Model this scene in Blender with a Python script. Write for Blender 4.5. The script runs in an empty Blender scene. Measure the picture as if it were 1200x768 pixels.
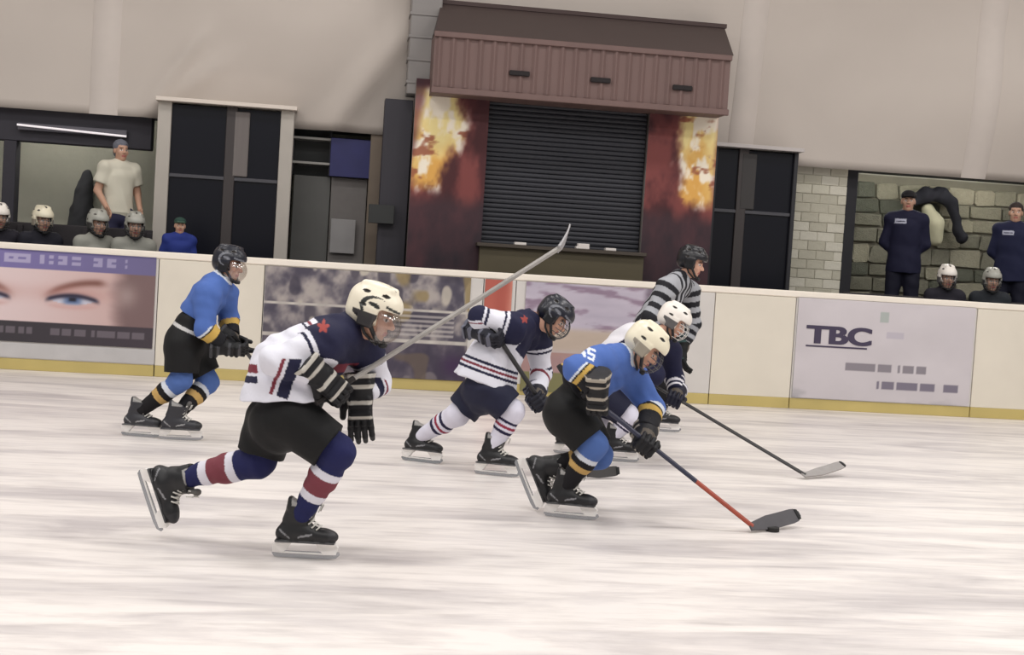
import bpy, bmesh, math, random
import numpy as np
from mathutils import Matrix, Vector

random.seed(7)
rng = np.random.default_rng(11)
scene = bpy.context.scene
COL = scene.collection

# ------------------------------------------------------------------ camera
FPX, IW, IH = 1600.0, 1200.0, 768.0          # focal length in pixels of the 1200 x 768 frame
CAM_H = 1.40
YAW = math.radians(7.43)
ROLL = math.atan(0.0628)
PITCH = math.atan(78.0 * math.cos(ROLL) / FPX)
CAM = np.array([0.0, 0.0, CAM_H])
FWD = np.array([math.sin(YAW) * math.cos(PITCH), math.cos(YAW) * math.cos(PITCH), -math.sin(PITCH)])
R0 = np.array([math.cos(YAW), -math.sin(YAW), 0.0])
U0 = np.cross(R0, FWD)
CR = R0 * math.cos(ROLL) + U0 * math.sin(ROLL)
CU = -R0 * math.sin(ROLL) + U0 * math.cos(ROLL)
cam_data = bpy.data.cameras.new('camera')
cam_data.sensor_width = 36.0
cam_data.lens = 36.0 * FPX / IW
cam_data.clip_end = 200
cam = bpy.data.objects.new('camera', cam_data)
COL.objects.link(cam)
cam.matrix_world = Matrix(((CR[0], CU[0], -FWD[0], CAM[0]), (CR[1], CU[1], -FWD[1], CAM[1]),
                           (CR[2], CU[2], -FWD[2], CAM[2]), (0, 0, 0, 1)))
scene.camera = cam

# ------------------------------------------------------------------ world and exposure
vs = scene.view_settings
vs.view_transform = 'Standard'
vs.look = 'None'
vs.exposure = 0.0
vs.gamma = 1.0
vs.use_curve_mapping = False
world = bpy.data.worlds.new('hall_air')
scene.world = world
world.use_nodes = True
bg = world.node_tree.nodes['Background']
bg.inputs['Color'].default_value = (1.0, 0.965, 0.935, 1)
bg.inputs['Strength'].default_value = 0.40

# rows of ceiling floodlights over the ice
def area(name, loc, size, power, color=(1.0, 0.965, 0.935), rot=(0, 0, 0)):
    l = bpy.data.lights.new(name, 'AREA')
    l.shape = 'RECTANGLE'
    l.size, l.size_y = size
    l.energy = power
    l.color = color
    o = bpy.data.objects.new(name, l)
    o.location = loc
    o.rotation_euler = rot
    COL.objects.link(o)
    return o
for ix in range(-2, 4):
    for iy, pw in ((0.5, 138), (6.0, 126), (11.2, 86)):
        area('ceiling_floodlight', (ix * 4.2 + 0.5, iy, 7.6), (1.6, 0.8), pw)

# ------------------------------------------------------------------ helpers
def ray(u, v):
    return FWD + (u - IW / 2) / FPX * CR + (IH / 2 - v) / FPX * CU
def at_depth(u, v, d):
    return CAM + d * ray(u, v)
def on_ground(u, v, z=0.0):
    r = ray(u, v)
    return CAM + (z - CAM[2]) / r[2] * r
def on_y(u, v, Y):
    r = ray(u, v)
    return CAM + (Y - CAM[1]) / r[1] * r
def depth_of(p):
    return float(np.dot(np.asarray(p) - CAM, FWD))
def N(v):
    v = np.asarray(v, float)
    return v / np.linalg.norm(v)
def V3(*a):
    return np.array(a, float)

def lin(c):
    c = np.asarray(c, float) / 255.0
    return np.where(c <= 0.04045, c / 12.92, ((c + 0.055) / 1.055) ** 2.4)

MATS = {}
def mat(name, rgb, rough=0.6, metal=0.0, noise=0.0, scale=8.0, bump=0.0, spec=0.5, stretch=(1, 1, 1), bscale=None, emit=0.0, sheen=0.0):
    if name in MATS:
        return MATS[name]
    m = bpy.data.materials.new(name)
    m.use_nodes = True
    nt = m.node_tree
    b = nt.nodes['Principled BSDF']
    col = tuple(lin(rgb)) + (1,)
    b.inputs['Base Color'].default_value = col
    b.inputs['Roughness'].default_value = rough
    b.inputs['Metallic'].default_value = metal
    b.inputs['Specular IOR Level'].default_value = spec
    if emit:
        b.inputs['Emission Color'].default_value = col
        b.inputs['Emission Strength'].default_value = emit
    if noise or bump:
        tc = nt.nodes.new('ShaderNodeTexCoord')
        mp = nt.nodes.new('ShaderNodeMapping')
        mp.inputs['Scale'].default_value = stretch
        nt.links.new(tc.outputs['Object'], mp.inputs['Vector'])
    if noise:
        n = nt.nodes.new('ShaderNodeTexNoise')
        n.inputs['Scale'].default_value = scale
        n.inputs['Detail'].default_value = 6
        nt.links.new(mp.outputs[0], n.inputs['Vector'])
        mx = nt.nodes.new('ShaderNodeMix')
        mx.data_type = 'RGBA'
        mx.inputs['A'].default_value = tuple(np.clip(lin(rgb) * (1 - noise), 0, 1)) + (1,)
        mx.inputs['B'].default_value = tuple(np.clip(lin(rgb) * (1 + noise), 0, 1)) + (1,)
        nt.links.new(n.outputs['Fac'], mx.inputs['Factor'])
        nt.links.new(mx.outputs['Result'], b.inputs['Base Color'])
    if bump:
        n2 = nt.nodes.new('ShaderNodeTexNoise')
        n2.inputs['Scale'].default_value = bscale or scale * 3
        n2.inputs['Detail'].default_value = 5
        nt.links.new(mp.outputs[0], n2.inputs['Vector'])
        bp = nt.nodes.new('ShaderNodeBump')
        bp.inputs['Strength'].default_value = bump
        bp.inputs['Distance'].default_value = 0.02
        nt.links.new(n2.outputs['Fac'], bp.inputs['Height'])
        nt.links.new(bp.outputs['Normal'], b.inputs['Normal'])
    MATS[name] = m
    return m

def vmat(name, rough=0.8, weave=0.0, spec=0.35):
    """colour comes from the printed / dyed pattern stored on the mesh"""
    if name in MATS:
        return MATS[name]
    m = bpy.data.materials.new(name)
    m.use_nodes = True
    nt = m.node_tree
    b = nt.nodes['Principled BSDF']
    b.inputs['Roughness'].default_value = rough
    b.inputs['Specular IOR Level'].default_value = spec
    a = nt.nodes.new('ShaderNodeAttribute')
    a.attribute_name = 'Col'
    nt.links.new(a.outputs['Color'], b.inputs['Base Color'])
    if weave:
        tc = nt.nodes.new('ShaderNodeTexCoord')
        n2 = nt.nodes.new('ShaderNodeTexNoise')
        n2.inputs['Scale'].default_value = 60
        nt.links.new(tc.outputs['Object'], n2.inputs['Vector'])
        bp = nt.nodes.new('ShaderNodeBump')
        bp.inputs['Strength'].default_value = weave
        bp.inputs['Distance'].default_value = 0.01
        nt.links.new(n2.outputs['Fac'], bp.inputs['Height'])
        nt.links.new(bp.outputs['Normal'], b.inputs['Normal'])
    MATS[name] = m
    return m

def link(name, me, m, parent=None):
    o = bpy.data.objects.new(name, me)
    if m is not None and len(me.materials) == 0:
        me.materials.append(m)
    COL.objects.link(o)
    if parent is not None:
        o.parent = parent
    return o
def empty(name, loc, label=None, cat=None, group=None):
    o = bpy.data.objects.new(name, None)
    o.empty_display_size = 0.1
    o.location = tuple(loc)
    COL.objects.link(o)
    tag(o, label, cat, group)
    return o
def tag(o, label=None, cat=None, group=None, kind=None):
    if label: o['label'] = label
    if cat: o['category'] = cat
    if group: o['group'] = group
    if kind: o['kind'] = kind
    return o
def put(o, parent):
    """parent keeping the mesh where it was modelled (mesh data in world space)"""
    o.parent = parent
    o.matrix_parent_inverse = Matrix.Translation(parent.location).inverted()
    return o

def mesh_from(name, verts, faces, col=None, smooth=False):
    me = bpy.data.meshes.new(name)
    verts = np.asarray(verts, float)
    if isinstance(faces, np.ndarray):
        nf = len(faces)
        k = faces.shape[1]
        me.vertices.add(len(verts))
        me.vertices.foreach_set('co', verts.astype(np.float32).ravel())
        me.loops.add(nf * k)
        me.loops.foreach_set('vertex_index', faces.astype(np.int32).ravel())
        me.polygons.add(nf)
        me.polygons.foreach_set('loop_start', np.arange(0, nf * k, k, dtype=np.int32))
        me.polygons.foreach_set('loop_total', np.full(nf, k, dtype=np.int32))
        me.update(calc_edges=True)
        me.validate()
    else:
        me.from_pydata([tuple(v) for v in verts], [], faces)
        me.update()
    if col is not None:
        ca = me.color_attributes.new('Col', 'FLOAT_COLOR', 'POINT')
        c4 = np.ones((len(verts), 4), np.float32)
        c4[:, :3] = col
        ca.data.foreach_set('color', c4.ravel())
    if smooth:
        me.polygons.foreach_set('use_smooth', np.ones(len(me.polygons), bool))
    return me

class MB:
    """collects simple solids into one mesh"""
    def __init__(s):
        s.v, s.f = [], []
    def add(s, vs, fs):
        o = len(s.v)
        s.v += [tuple(map(float, p)) for p in vs]
        s.f += [tuple(i + o for i in f) for f in fs]
        return s
    def box(s, lo, hi, bevel=0.0):
        x0, y0, z0 = lo
        x1, y1, z1 = hi
        if bevel <= 0:
            return s.add([(x0, y0, z0), (x1, y0, z0), (x1, y1, z0), (x0, y1, z0), (x0, y0, z1), (x1, y0, z1), (x1, y1, z1), (x0, y1, z1)],
                         [(0, 3, 2, 1), (4, 5, 6, 7), (0, 1, 5, 4), (1, 2, 6, 5), (2, 3, 7, 6), (3, 0, 4, 7)])
        b = bmesh.new()
        bmesh.ops.create_cube(b, size=1)
        for v in b.verts:
            v.co = Vector(((x0 + x1) / 2 + v.co.x * (x1 - x0), (y0 + y1) / 2 + v.co.y * (y1 - y0), (z0 + z1) / 2 + v.co.z * (z1 - z0)))
        bmesh.ops.bevel(b, geom=b.edges[:], offset=bevel, segments=1, affect='EDGES')
        b.verts.index_update()
        s.add([v.co for v in b.verts], [[v.index for v in f.verts] for f in b.faces])
        b.free()
        return s
    def hexa(s, q0, q1):
        """solid between two quads (each 4 points, same winding)"""
        return s.add(list(q0) + list(q1), [(0, 1, 2, 3), (7, 6, 5, 4), (0, 4, 5, 1), (1, 5, 6, 2), (2, 6, 7, 3), (3, 7, 4, 0)])
    def tube(s, pts, r, n=6, close=False):
        pts = [np.asarray(p, float) for p in pts]
        rs = r if hasattr(r, '__len__') else [r] * len(pts)
        m = len(pts)
        rings = []
        up = None
        for i, p in enumerate(pts):
            a = pts[(i - 1) % m] if (close or i > 0) else p
            b = pts[(i + 1) % m] if (close or i < m - 1) else p
            t = N(b - a)
            if up is None:
                up = V3(0, 0, 1) if abs(t[2]) < 0.9 else V3(1, 0, 0)
            x = N(np.cross(up, t))
            y = np.cross(t, x)
            up = y
            rings.append([p + rs[i] * (math.cos(q) * x + math.sin(q) * y) for q in np.linspace(0, 2 * math.pi, n, endpoint=False)])
        vs = [q for ring in rings for q in ring]
        fs = []
        for i in range(m if close else m - 1):
            j = (i + 1) % m
            for k in range(n):
                fs.append((i * n + k, i * n + (k + 1) % n, j * n + (k + 1) % n, j * n + k))
        if not close:
            fs.append(tuple(reversed(range(n))))
            fs.append(tuple((m - 1) * n + k for k in range(n)))
        return s.add(vs, fs)
    def mesh(s, name, smooth=False):
        me = mesh_from(name, s.v, s.f, smooth=smooth)
        return me
    def build(s, name, m, parent=None, smooth=False, world=False):
        o = link(name, s.mesh(name, smooth), m)
        if parent is not None:
            if world:
                put(o, parent)
            else:
                o.parent = parent
        return o

# ------------------------------------------------------------------ signed distance modelling
def _bb(pts, pad):
    pts = np.array(pts)
    return pts.min(0) - pad, pts.max(0) + pad
def cone(a, b, ra, rb, k=0.02, flat=False):
    a, b = np.asarray(a, float), np.asarray(b, float)
    ba = b - a
    L2 = float(ba @ ba)
    L = math.sqrt(L2)
    def fn(X, Y, Z):
        x, y, z = X - a[0], Y - a[1], Z - a[2]
        h = (x * ba[0] + y * ba[1] + z * ba[2]) / L2
        hc = np.clip(h, 0, 1)
        r = ra + (rb - ra) * hc
        d = np.sqrt((x - hc * ba[0]) ** 2 + (y - hc * ba[1]) ** 2 + (z - hc * ba[2]) ** 2) - r
        if flat:
            dr = np.sqrt(np.maximum((x - h * ba[0]) ** 2 + (y - h * ba[1]) ** 2 + (z - h * ba[2]) ** 2, 0)) - (ra + (rb - ra) * np.clip(h, 0, 1.0))
            d = np.where(h > 0.5, np.maximum(dr, (h - 1) * L), d)
        return d
    lo, hi = _bb([a - ra, a + ra, b - rb, b + rb], 0)
    return (fn, lo, hi, k)
def ell(c, rad, M=None, k=0.02):
    c, rad = np.asarray(c, float), np.asarray(rad, float)
    M = np.eye(3) if M is None else np.asarray(M, float)      # columns: local axes in the world
    def fn(X, Y, Z):
        x, y, z = X - c[0], Y - c[1], Z - c[2]
        q = [x * M[0, i] + y * M[1, i] + z * M[2, i] for i in range(3)]
        k0 = np.sqrt((q[0] / rad[0]) ** 2 + (q[1] / rad[1]) ** 2 + (q[2] / rad[2]) ** 2)
        k1 = np.sqrt((q[0] / rad[0] ** 2) ** 2 + (q[1] / rad[1] ** 2) ** 2 + (q[2] / rad[2] ** 2) ** 2) + 1e-9
        return k0 * (k0 - 1) / k1
    e = np.abs(M) @ rad
    return (fn, c - e, c + e, k)
def rbox(c, half, r=0.01, M=None, k=0.02):
    c, half = np.asarray(c, float), np.asarray(half, float)
    M = np.eye(3) if M is None else np.asarray(M, float)
    def fn(X, Y, Z):
        x, y, z = X - c[0], Y - c[1], Z - c[2]
        q = [np.abs(x * M[0, i] + y * M[1, i] + z * M[2, i]) - (half[i] - r) for i in range(3)]
        out = np.sqrt(np.maximum(q[0], 0) ** 2 + np.maximum(q[1], 0) ** 2 + np.maximum(q[2], 0) ** 2)
        return out + np.minimum(np.maximum(q[0], np.maximum(q[1], q[2])), 0) - r
    e = np.abs(M) @ half
    return (fn, c - e, c + e, k)
def loft(pts, lat, rx, ry, k=0.03, flat0=False, flat1=False):
    pts = [np.asarray(p, float) for p in pts]
    lat = N(lat)
    segs = []
    for i in range(len(pts) - 1):
        a, b = pts[i], pts[i + 1]
        T = N(b - a)
        Lx = N(lat - (lat @ T) * T)
        segs.append((a, b, T, Lx, np.cross(T, Lx), float(np.linalg.norm(b - a))))
    def fn(X, Y, Z):
        D = None
        for i, (a, b, T, Lx, Fx, L) in enumerate(segs):
            x, y, z = X - a[0], Y - a[1], Z - a[2]
            ax = x * T[0] + y * T[1] + z * T[2]
            h = np.clip(ax / L, 0, 1)
            ql = x * Lx[0] + y * Lx[1] + z * Lx[2]
            qf = x * Fx[0] + y * Fx[1] + z * Fx[2]
            qa = ax - h * L
            rX = rx[i] + (rx[i + 1] - rx[i]) * h
            rY = ry[i] + (ry[i + 1] - ry[i]) * h
            rm = np.minimum(rX, rY)
            d = (np.sqrt((ql / rX) ** 2 + (qf / rY) ** 2 + (qa / rm) ** 2) - 1) * rm
            if flat0 and i == 0:
                d2 = (np.sqrt((ql / rX) ** 2 + (qf / rY) ** 2) - 1) * rm
                d = np.where(ax < 0, np.maximum(d2, -ax), d)
                d = np.maximum(d, -ax)
            if flat1 and i == len(segs) - 1:
                d2 = (np.sqrt((ql / rX) ** 2 + (qf / rY) ** 2) - 1) * rm
                d = np.where(ax > L, np.maximum(d2, ax - L), d)
            D = d if D is None else np.minimum(D, d)
        return D
    m = max(max(rx), max(ry))
    lo, hi = _bb(pts, m)
    return (fn, lo, hi, k)
def xform(prims, M, o, s=1.0):
    """prims described by callables taking (M, o, s)"""
    return [p(M, o, s) for p in prims]

def sdf_mesh(prims, h, cuts=(), warp=None, name='m', colfn=None):
    lo = np.min([p[1] for p in prims], 0) - 3.5 * h
    hi = np.max([p[2] for p in prims], 0) + 3.5 * h
    n = np.ceil((hi - lo) / h).astype(int) + 1
    ax = [lo[i] + h * np.arange(n[i]) for i in range(3)]
    Vv = np.full(tuple(n), 0.5, np.float32)
    for fn, plo, phi, k in prims:
        sl = []
        for i in range(3):
            a = max(0, int((plo[i] - lo[i]) / h) - 3 - int(k / h))
            b = min(n[i], int((phi[i] - lo[i]) / h) + 5 + int(k / h))
            sl.append(slice(a, b))
        d = fn(ax[0][sl[0]][:, None, None], ax[1][sl[1]][None, :, None], ax[2][sl[2]][None, None, :]).astype(np.float32)
        cur = Vv[tuple(sl)]
        t = np.clip(0.5 + 0.5 * (cur - d) / max(k, 1e-5), 0, 1)
        Vv[tuple(sl)] = cur * (1 - t) + d * t - k * t * (1 - t)
    XYZ = (ax[0][:, None, None], ax[1][None, :, None], ax[2][None, None, :])
    if warp is not None:
        Vv = Vv + warp(*XYZ).astype(np.float32)
    for fn, plo, phi, k in cuts:
        sl = []
        for i in range(3):
            a = max(0, int((plo[i] - lo[i]) / h) - 3)
            b = min(n[i], int((phi[i] - lo[i]) / h) + 5)
            sl.append(slice(a, max(a, b)))
        if any(q.stop - q.start <= 0 for q in sl):
            continue
        d = fn(ax[0][sl[0]][:, None, None], ax[1][sl[1]][None, :, None], ax[2][sl[2]][None, None, :]).astype(np.float32)
        Vv[tuple(sl)] = np.maximum(Vv[tuple(sl)], -d)
    ins = Vv < 0
    c = np.zeros(tuple(n - 1), np.int8)
    for i in (0, 1):
        for j in (0, 1):
            for k in (0, 1):
                c += ins[i:n[0] - 1 + i, j:n[1] - 1 + j, k:n[2] - 1 + k]
    act = (c > 0) & (c < 8)
    cells = np.argwhere(act)
    idx = np.full(act.shape, -1, np.int64)
    idx[act] = np.arange(len(cells))
    acc = np.zeros((len(cells), 3))
    cnt = np.zeros(len(cells))
    corners = [(i, j, k) for i in (0, 1) for j in (0, 1) for k in (0, 1)]
    cv = {q: Vv[cells[:, 0] + q[0], cells[:, 1] + q[1], cells[:, 2] + q[2]].astype(float) for q in corners}
    for q in corners:
        for a in range(3):
            if q[a] == 0:
                q2 = list(q); q2[a] = 1; q2 = tuple(q2)
                v0, v1 = cv[q], cv[q2]
                m = (v0 < 0) != (v1 < 0)
                t = np.where(m, v0 / np.where(m, v0 - v1, 1), 0)
                p = np.array(q, float)[None, :].repeat(len(cells), 0)
                p[:, a] += t
                acc[m] += p[m]
                cnt[m] += 1
    pos = lo + h * (cells + acc / np.maximum(cnt, 1)[:, None])
    quads = []
    for a in range(3):
        b, c2 = (a + 1) % 3, (a + 2) % 3
        s0 = [slice(None)] * 3; s1 = [slice(None)] * 3
        s0[a] = slice(0, -1); s1[a] = slice(1, None)
        e = ins[tuple(s0)] != ins[tuple(s1)]
        E = np.argwhere(e)
        ok = (E[:, b] > 0) & (E[:, c2] > 0) & (E[:, b] < n[b] - 1) & (E[:, c2] < n[c2] - 1)
        E = E[ok]
        def cell(db, dc):
            q = E.copy(); q[:, b] += db; q[:, c2] += dc
            return idx[q[:, 0], q[:, 1], q[:, 2]]
        Q = np.stack([cell(-1, -1), cell(0, -1), cell(0, 0), cell(-1, 0)], 1)
        fl = ~ins[E[:, 0], E[:, 1], E[:, 2]]
        Q[fl] = Q[fl][:, ::-1]
        quads.append(Q)
    Q = np.concatenate(quads)
    Q = Q[(Q >= 0).all(1)]
    col = colfn(pos) if colfn is not None else None
    return mesh_from(name, pos, Q, col, smooth=True)

def seg_t(P, a, b):
    a, b = np.asarray(a, float), np.asarray(b, float)
    ba = b - a
    t = ((P - a) @ ba) / (ba @ ba)
    tc = np.clip(t, 0, 1)
    d = np.linalg.norm(P - a - tc[:, None] * ba, axis=1)
    return t, d
def paint(n, rgb):
    return np.tile(lin(rgb), (n, 1))
def folds(amp, freq, dirs, seed=0):
    """soft cloth creases"""
    r = np.random.default_rng(seed)
    w = []
    for i in range(5):
        d = N(np.asarray(dirs, float) + r.normal(0, 0.45, 3))
        w.append((d * freq * r.uniform(0.6, 1.7), r.uniform(0, 6.28), r.uniform(0.4, 1)))
    def fn(X, Y, Z):
        s = 0
        for d, ph, a in w:
            s = s + a * np.sin(X * d[0] + Y * d[1] + Z * d[2] + ph + 1.3 * np.sin(X * d[1] * 0.6 + Z * d[0] * 0.5 + Y * d[2] * 0.4))
        return amp * s / 2.2
    return fn

# ------------------------------------------------------------------ the setting
YB = on_ground(600, 462.6)[1]                 # face of the rink boards
def xz(u, v, Y):
    p = on_y(u, v, Y)
    return p[0], p[2]
def rect(u0, v0, u1, v1, Y):
    """upright rectangle on plane Y seen between two picture corners -> x0, x1, z0, z1"""
    um, vm = (u0 + u1) / 2, (v0 + v1) / 2
    return xz(u0, vm, Y)[0], xz(u1, vm, Y)[0], xz(um, v1, Y)[1], xz(um, v0, Y)[1]
_nt = {}
def vnoise(x, y, seed=0):
    if seed not in _nt:
        _nt[seed] = np.random.default_rng(seed).random((64, 64))
    T = _nt[seed]
    xi, yi = np.floor(x).astype(int), np.floor(y).astype(int)
    fx, fy = x - xi, y - yi
    fx, fy = fx * fx * (3 - 2 * fx), fy * fy * (3 - 2 * fy)
    g = lambda a, b: T[a % 64, b % 64]
    return (g(xi, yi) * (1 - fx) + g(xi + 1, yi) * fx) * (1 - fy) + (g(xi, yi + 1) * (1 - fx) + g(xi + 1, yi + 1) * fx) * fy
def fbm(x, y, seed=0, o=4):
    s = 0
    a = 0.5
    for i in range(o):
        s = s + a * vnoise(x * 2 ** i, y * 2 ** i, seed + i)
        a *= 0.5
    return s / (1 - 0.5 ** o)
def mixc(a, b, t):
    t = np.clip(t, 0, 1)[..., None]
    return np.asarray(a, float) * (1 - t) + np.asarray(b, float) * t
def sstep(a, b, x):
    t = np.clip((x - a) / (b - a), 0, 1)
    return t * t * (3 - 2 * t)

def print_panel(name, x0, x1, z0, z1, Y, thick, fn, m, step=0.014):
    """thin board whose front carries a flat print; fn(s, t) -> 0..255 rgb, s to the right, t up"""
    nx, nz = max(2, int((x1 - x0) / step)), max(2, int((z1 - z0) / step))
    s, t = np.meshgrid(np.linspace(0, 1, nx), np.linspace(0, 1, nz), indexing='ij')
    rgb = fn(s, t)
    X, Z = x0 + s * (x1 - x0), z0 + t * (z1 - z0)
    v = np.stack([X, np.full_like(X, Y), Z], -1).reshape(-1, 3)
    i, j = np.meshgrid(np.arange(nx - 1), np.arange(nz - 1), indexing='ij')
    q = np.stack([i * nz + j, (i + 1) * nz + j, (i + 1) * nz + j + 1, i * nz + j + 1], -1).reshape(-1, 4)
    n0 = len(v)
    cor = [(0, 0), (nx - 1, 0), (nx - 1, nz - 1), (0, nz - 1)]
    fr = [a * nz + b for a, b in cor]
    bk = np.array([v[k] + (0, thick, 0) for k in fr])
    v = np.concatenate([v, v[fr], bk])
    f0 = n0
    b0 = n0 + 4
    ex = [(b0 + 3, b0 + 2, b0 + 1, b0)]
    for a in range(4):
        b = (a + 1) % 4
        ex.append((f0 + a, b0 + a, b0 + b, f0 + b))
    q = np.concatenate([q, np.array(ex)])
    c = np.concatenate([lin(rgb.reshape(-1, 3)), np.tile(lin((150, 145, 140)), (8, 1))])
    return link(name, mesh_from(name, v, q, c), m)

PRINT = vmat('printed_vinyl', 0.55)
FLAMEP = vmat('printed_flame_panel', 0.6)

# --- ice: pale, scuffed, softly glossy
ice_m = bpy.data.materials.new('scuffed_ice')
ice_m.use_nodes = True
nt = ice_m.node_tree
pb = nt.nodes['Principled BSDF']
tc = nt.nodes.new('ShaderNodeTexCoord')
def tex_noise(scale, stretch, detail=6, rough=0.6, dist=0.0):
    mp = nt.nodes.new('ShaderNodeMapping')
    mp.inputs['Scale'].default_value = stretch
    nt.links.new(tc.outputs['Object'], mp.inputs['Vector'])
    n = nt.nodes.new('ShaderNodeTexNoise')
    n.inputs['Scale'].default_value = scale
    n.inputs['Detail'].default_value = detail
    n.inputs['Roughness'].default_value = rough
    n.inputs['Distortion'].default_value = dist
    nt.links.new(mp.outputs[0], n.inputs['Vector'])
    return n
n1 = tex_noise(1.0, (0.55, 2.6, 1), 7, 0.62, 0.6)
n2 = tex_noise(1.0, (2.2, 13.0, 1), 5, 0.6)
cr = nt.nodes.new('ShaderNodeValToRGB')
cr.color_ramp.elements[0].position = 0.34
cr.color_ramp.elements[0].color = tuple(lin((190, 184, 184))) + (1,)
cr.color_ramp.elements[1].position = 0.56
cr.color_ramp.elements[1].color = tuple(lin((231, 225, 221))) + (1,)
nt.links.new(n1.outputs['Fac'], cr.inputs['Fac'])
cr2 = nt.nodes.new('ShaderNodeValToRGB')
cr2.color_ramp.elements[0].position = 0.33
cr2.color_ramp.elements[0].color = (0.74, 0.73, 0.73, 1)
cr2.color_ramp.elements[1].position = 0.52
cr2.color_ramp.elements[1].color = (1, 1, 1, 1)
nt.links.new(n2.outputs['Fac'], cr2.inputs['Fac'])
mx = nt.nodes.new('ShaderNodeMix')
mx.data_type = 'RGBA'
mx.blend_type = 'MULTIPLY'
mx.inputs['Factor'].default_value = 0.6
nt.links.new(cr.outputs['Color'], mx.inputs['A'])
nt.links.new(cr2.outputs['Color'], mx.inputs['B'])
nt.links.new(mx.outputs['Result'], pb.inputs['Base Color'])
pb.inputs['Roughness'].default_value = 0.34
pb.inputs['Specular IOR Level'].default_value = 0.28
bp = nt.nodes.new('ShaderNodeBump')
bp.inputs['Strength'].default_value = 0.25
bp.inputs['Distance'].default_value = 0.01
nt.links.new(n2.outputs['Fac'], bp.inputs['Height'])
nt.links.new(bp.outputs['Normal'], pb.inputs['Normal'])
ice = MB().box((-16, -4, -0.12), (20, YB + 0.02, 0.0)).build('floor', ice_m)
tag(ice, 'pale scuffed ice sheet of the rink', kind='structure')

# --- rink boards: one panel after another, cap rail on top, yellow kick strip below
BT = 1.27
zc = xz(600, 320.5, YB)[1]
BT = zc
boards = empty('wall_boards', (0, YB, 0), 'white rink boards with pale cap rail and yellow kick strip')
tag(boards, kind='structure')
white_b = mat('board_plastic_white', (206, 202, 198), 0.42, noise=0.10, scale=3.0, spec=0.4)
cream_b = mat('board_plastic_cream', (218, 211, 197), 0.42, noise=0.08, scale=2.5, spec=0.4)
grime_b = mat('board_plastic_scuffed', (188, 186, 186), 0.5, noise=0.16, scale=4.0)
cap_m = mat('cap_rail_cream', (236, 228, 216), 0.4, noise=0.05)
yel_m = mat('kick_strip_yellow', (190, 172, 108), 0.5, noise=0.18, scale=2.2, stretch=(1, 1, 0.5))
dark_gap = mat('board_back_grey', (92, 92, 96), 0.7, noise=0.1)
seam_px = [-1150, -960, -780, -600, -420, -240, -60, 182, 306, 446, 563, 601, 700, 835, 930, 1143, 1290, 1460, 1640, 1820, 2000, 2180]
sx = [xz(u, 400, YB)[0] for u in seam_px]
kick = 0.115
for i in range(len(sx) - 1):
    cream = seam_px[i] in (182, 835, 1143, 1290)
    m = cream_b if cream else white_b
    p = MB().box((sx[i] + 0.004, YB, kick), (sx[i + 1] - 0.004, YB + 0.035, BT - 0.075), 0.003).build('board_panel', m, boards, world=True)
    MB().box((sx[i] + 0.005, YB, 0.0), (sx[i + 1] - 0.005, YB + 0.035, kick), 0.004).build('kick_plate', yel_m, boards, world=True)
    MB().box((sx[i] - 0.03, YB + 0.036, 0), (sx[i] + 0.03, YB + 0.14, BT - 0.08)).build('board_post', dark_gap, boards, world=True)
MB().box((sx[0], YB, BT - 0.073), (sx[-1], YB + 0.15, BT), 0.012).build('cap_rail', cap_m, boards, world=True)
MB().box((sx[0], YB + 0.142, 0.0), (sx[-1], YB + 0.152, BT - 0.075)).build('back_sheet', dark_gap, boards, world=True)

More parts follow.
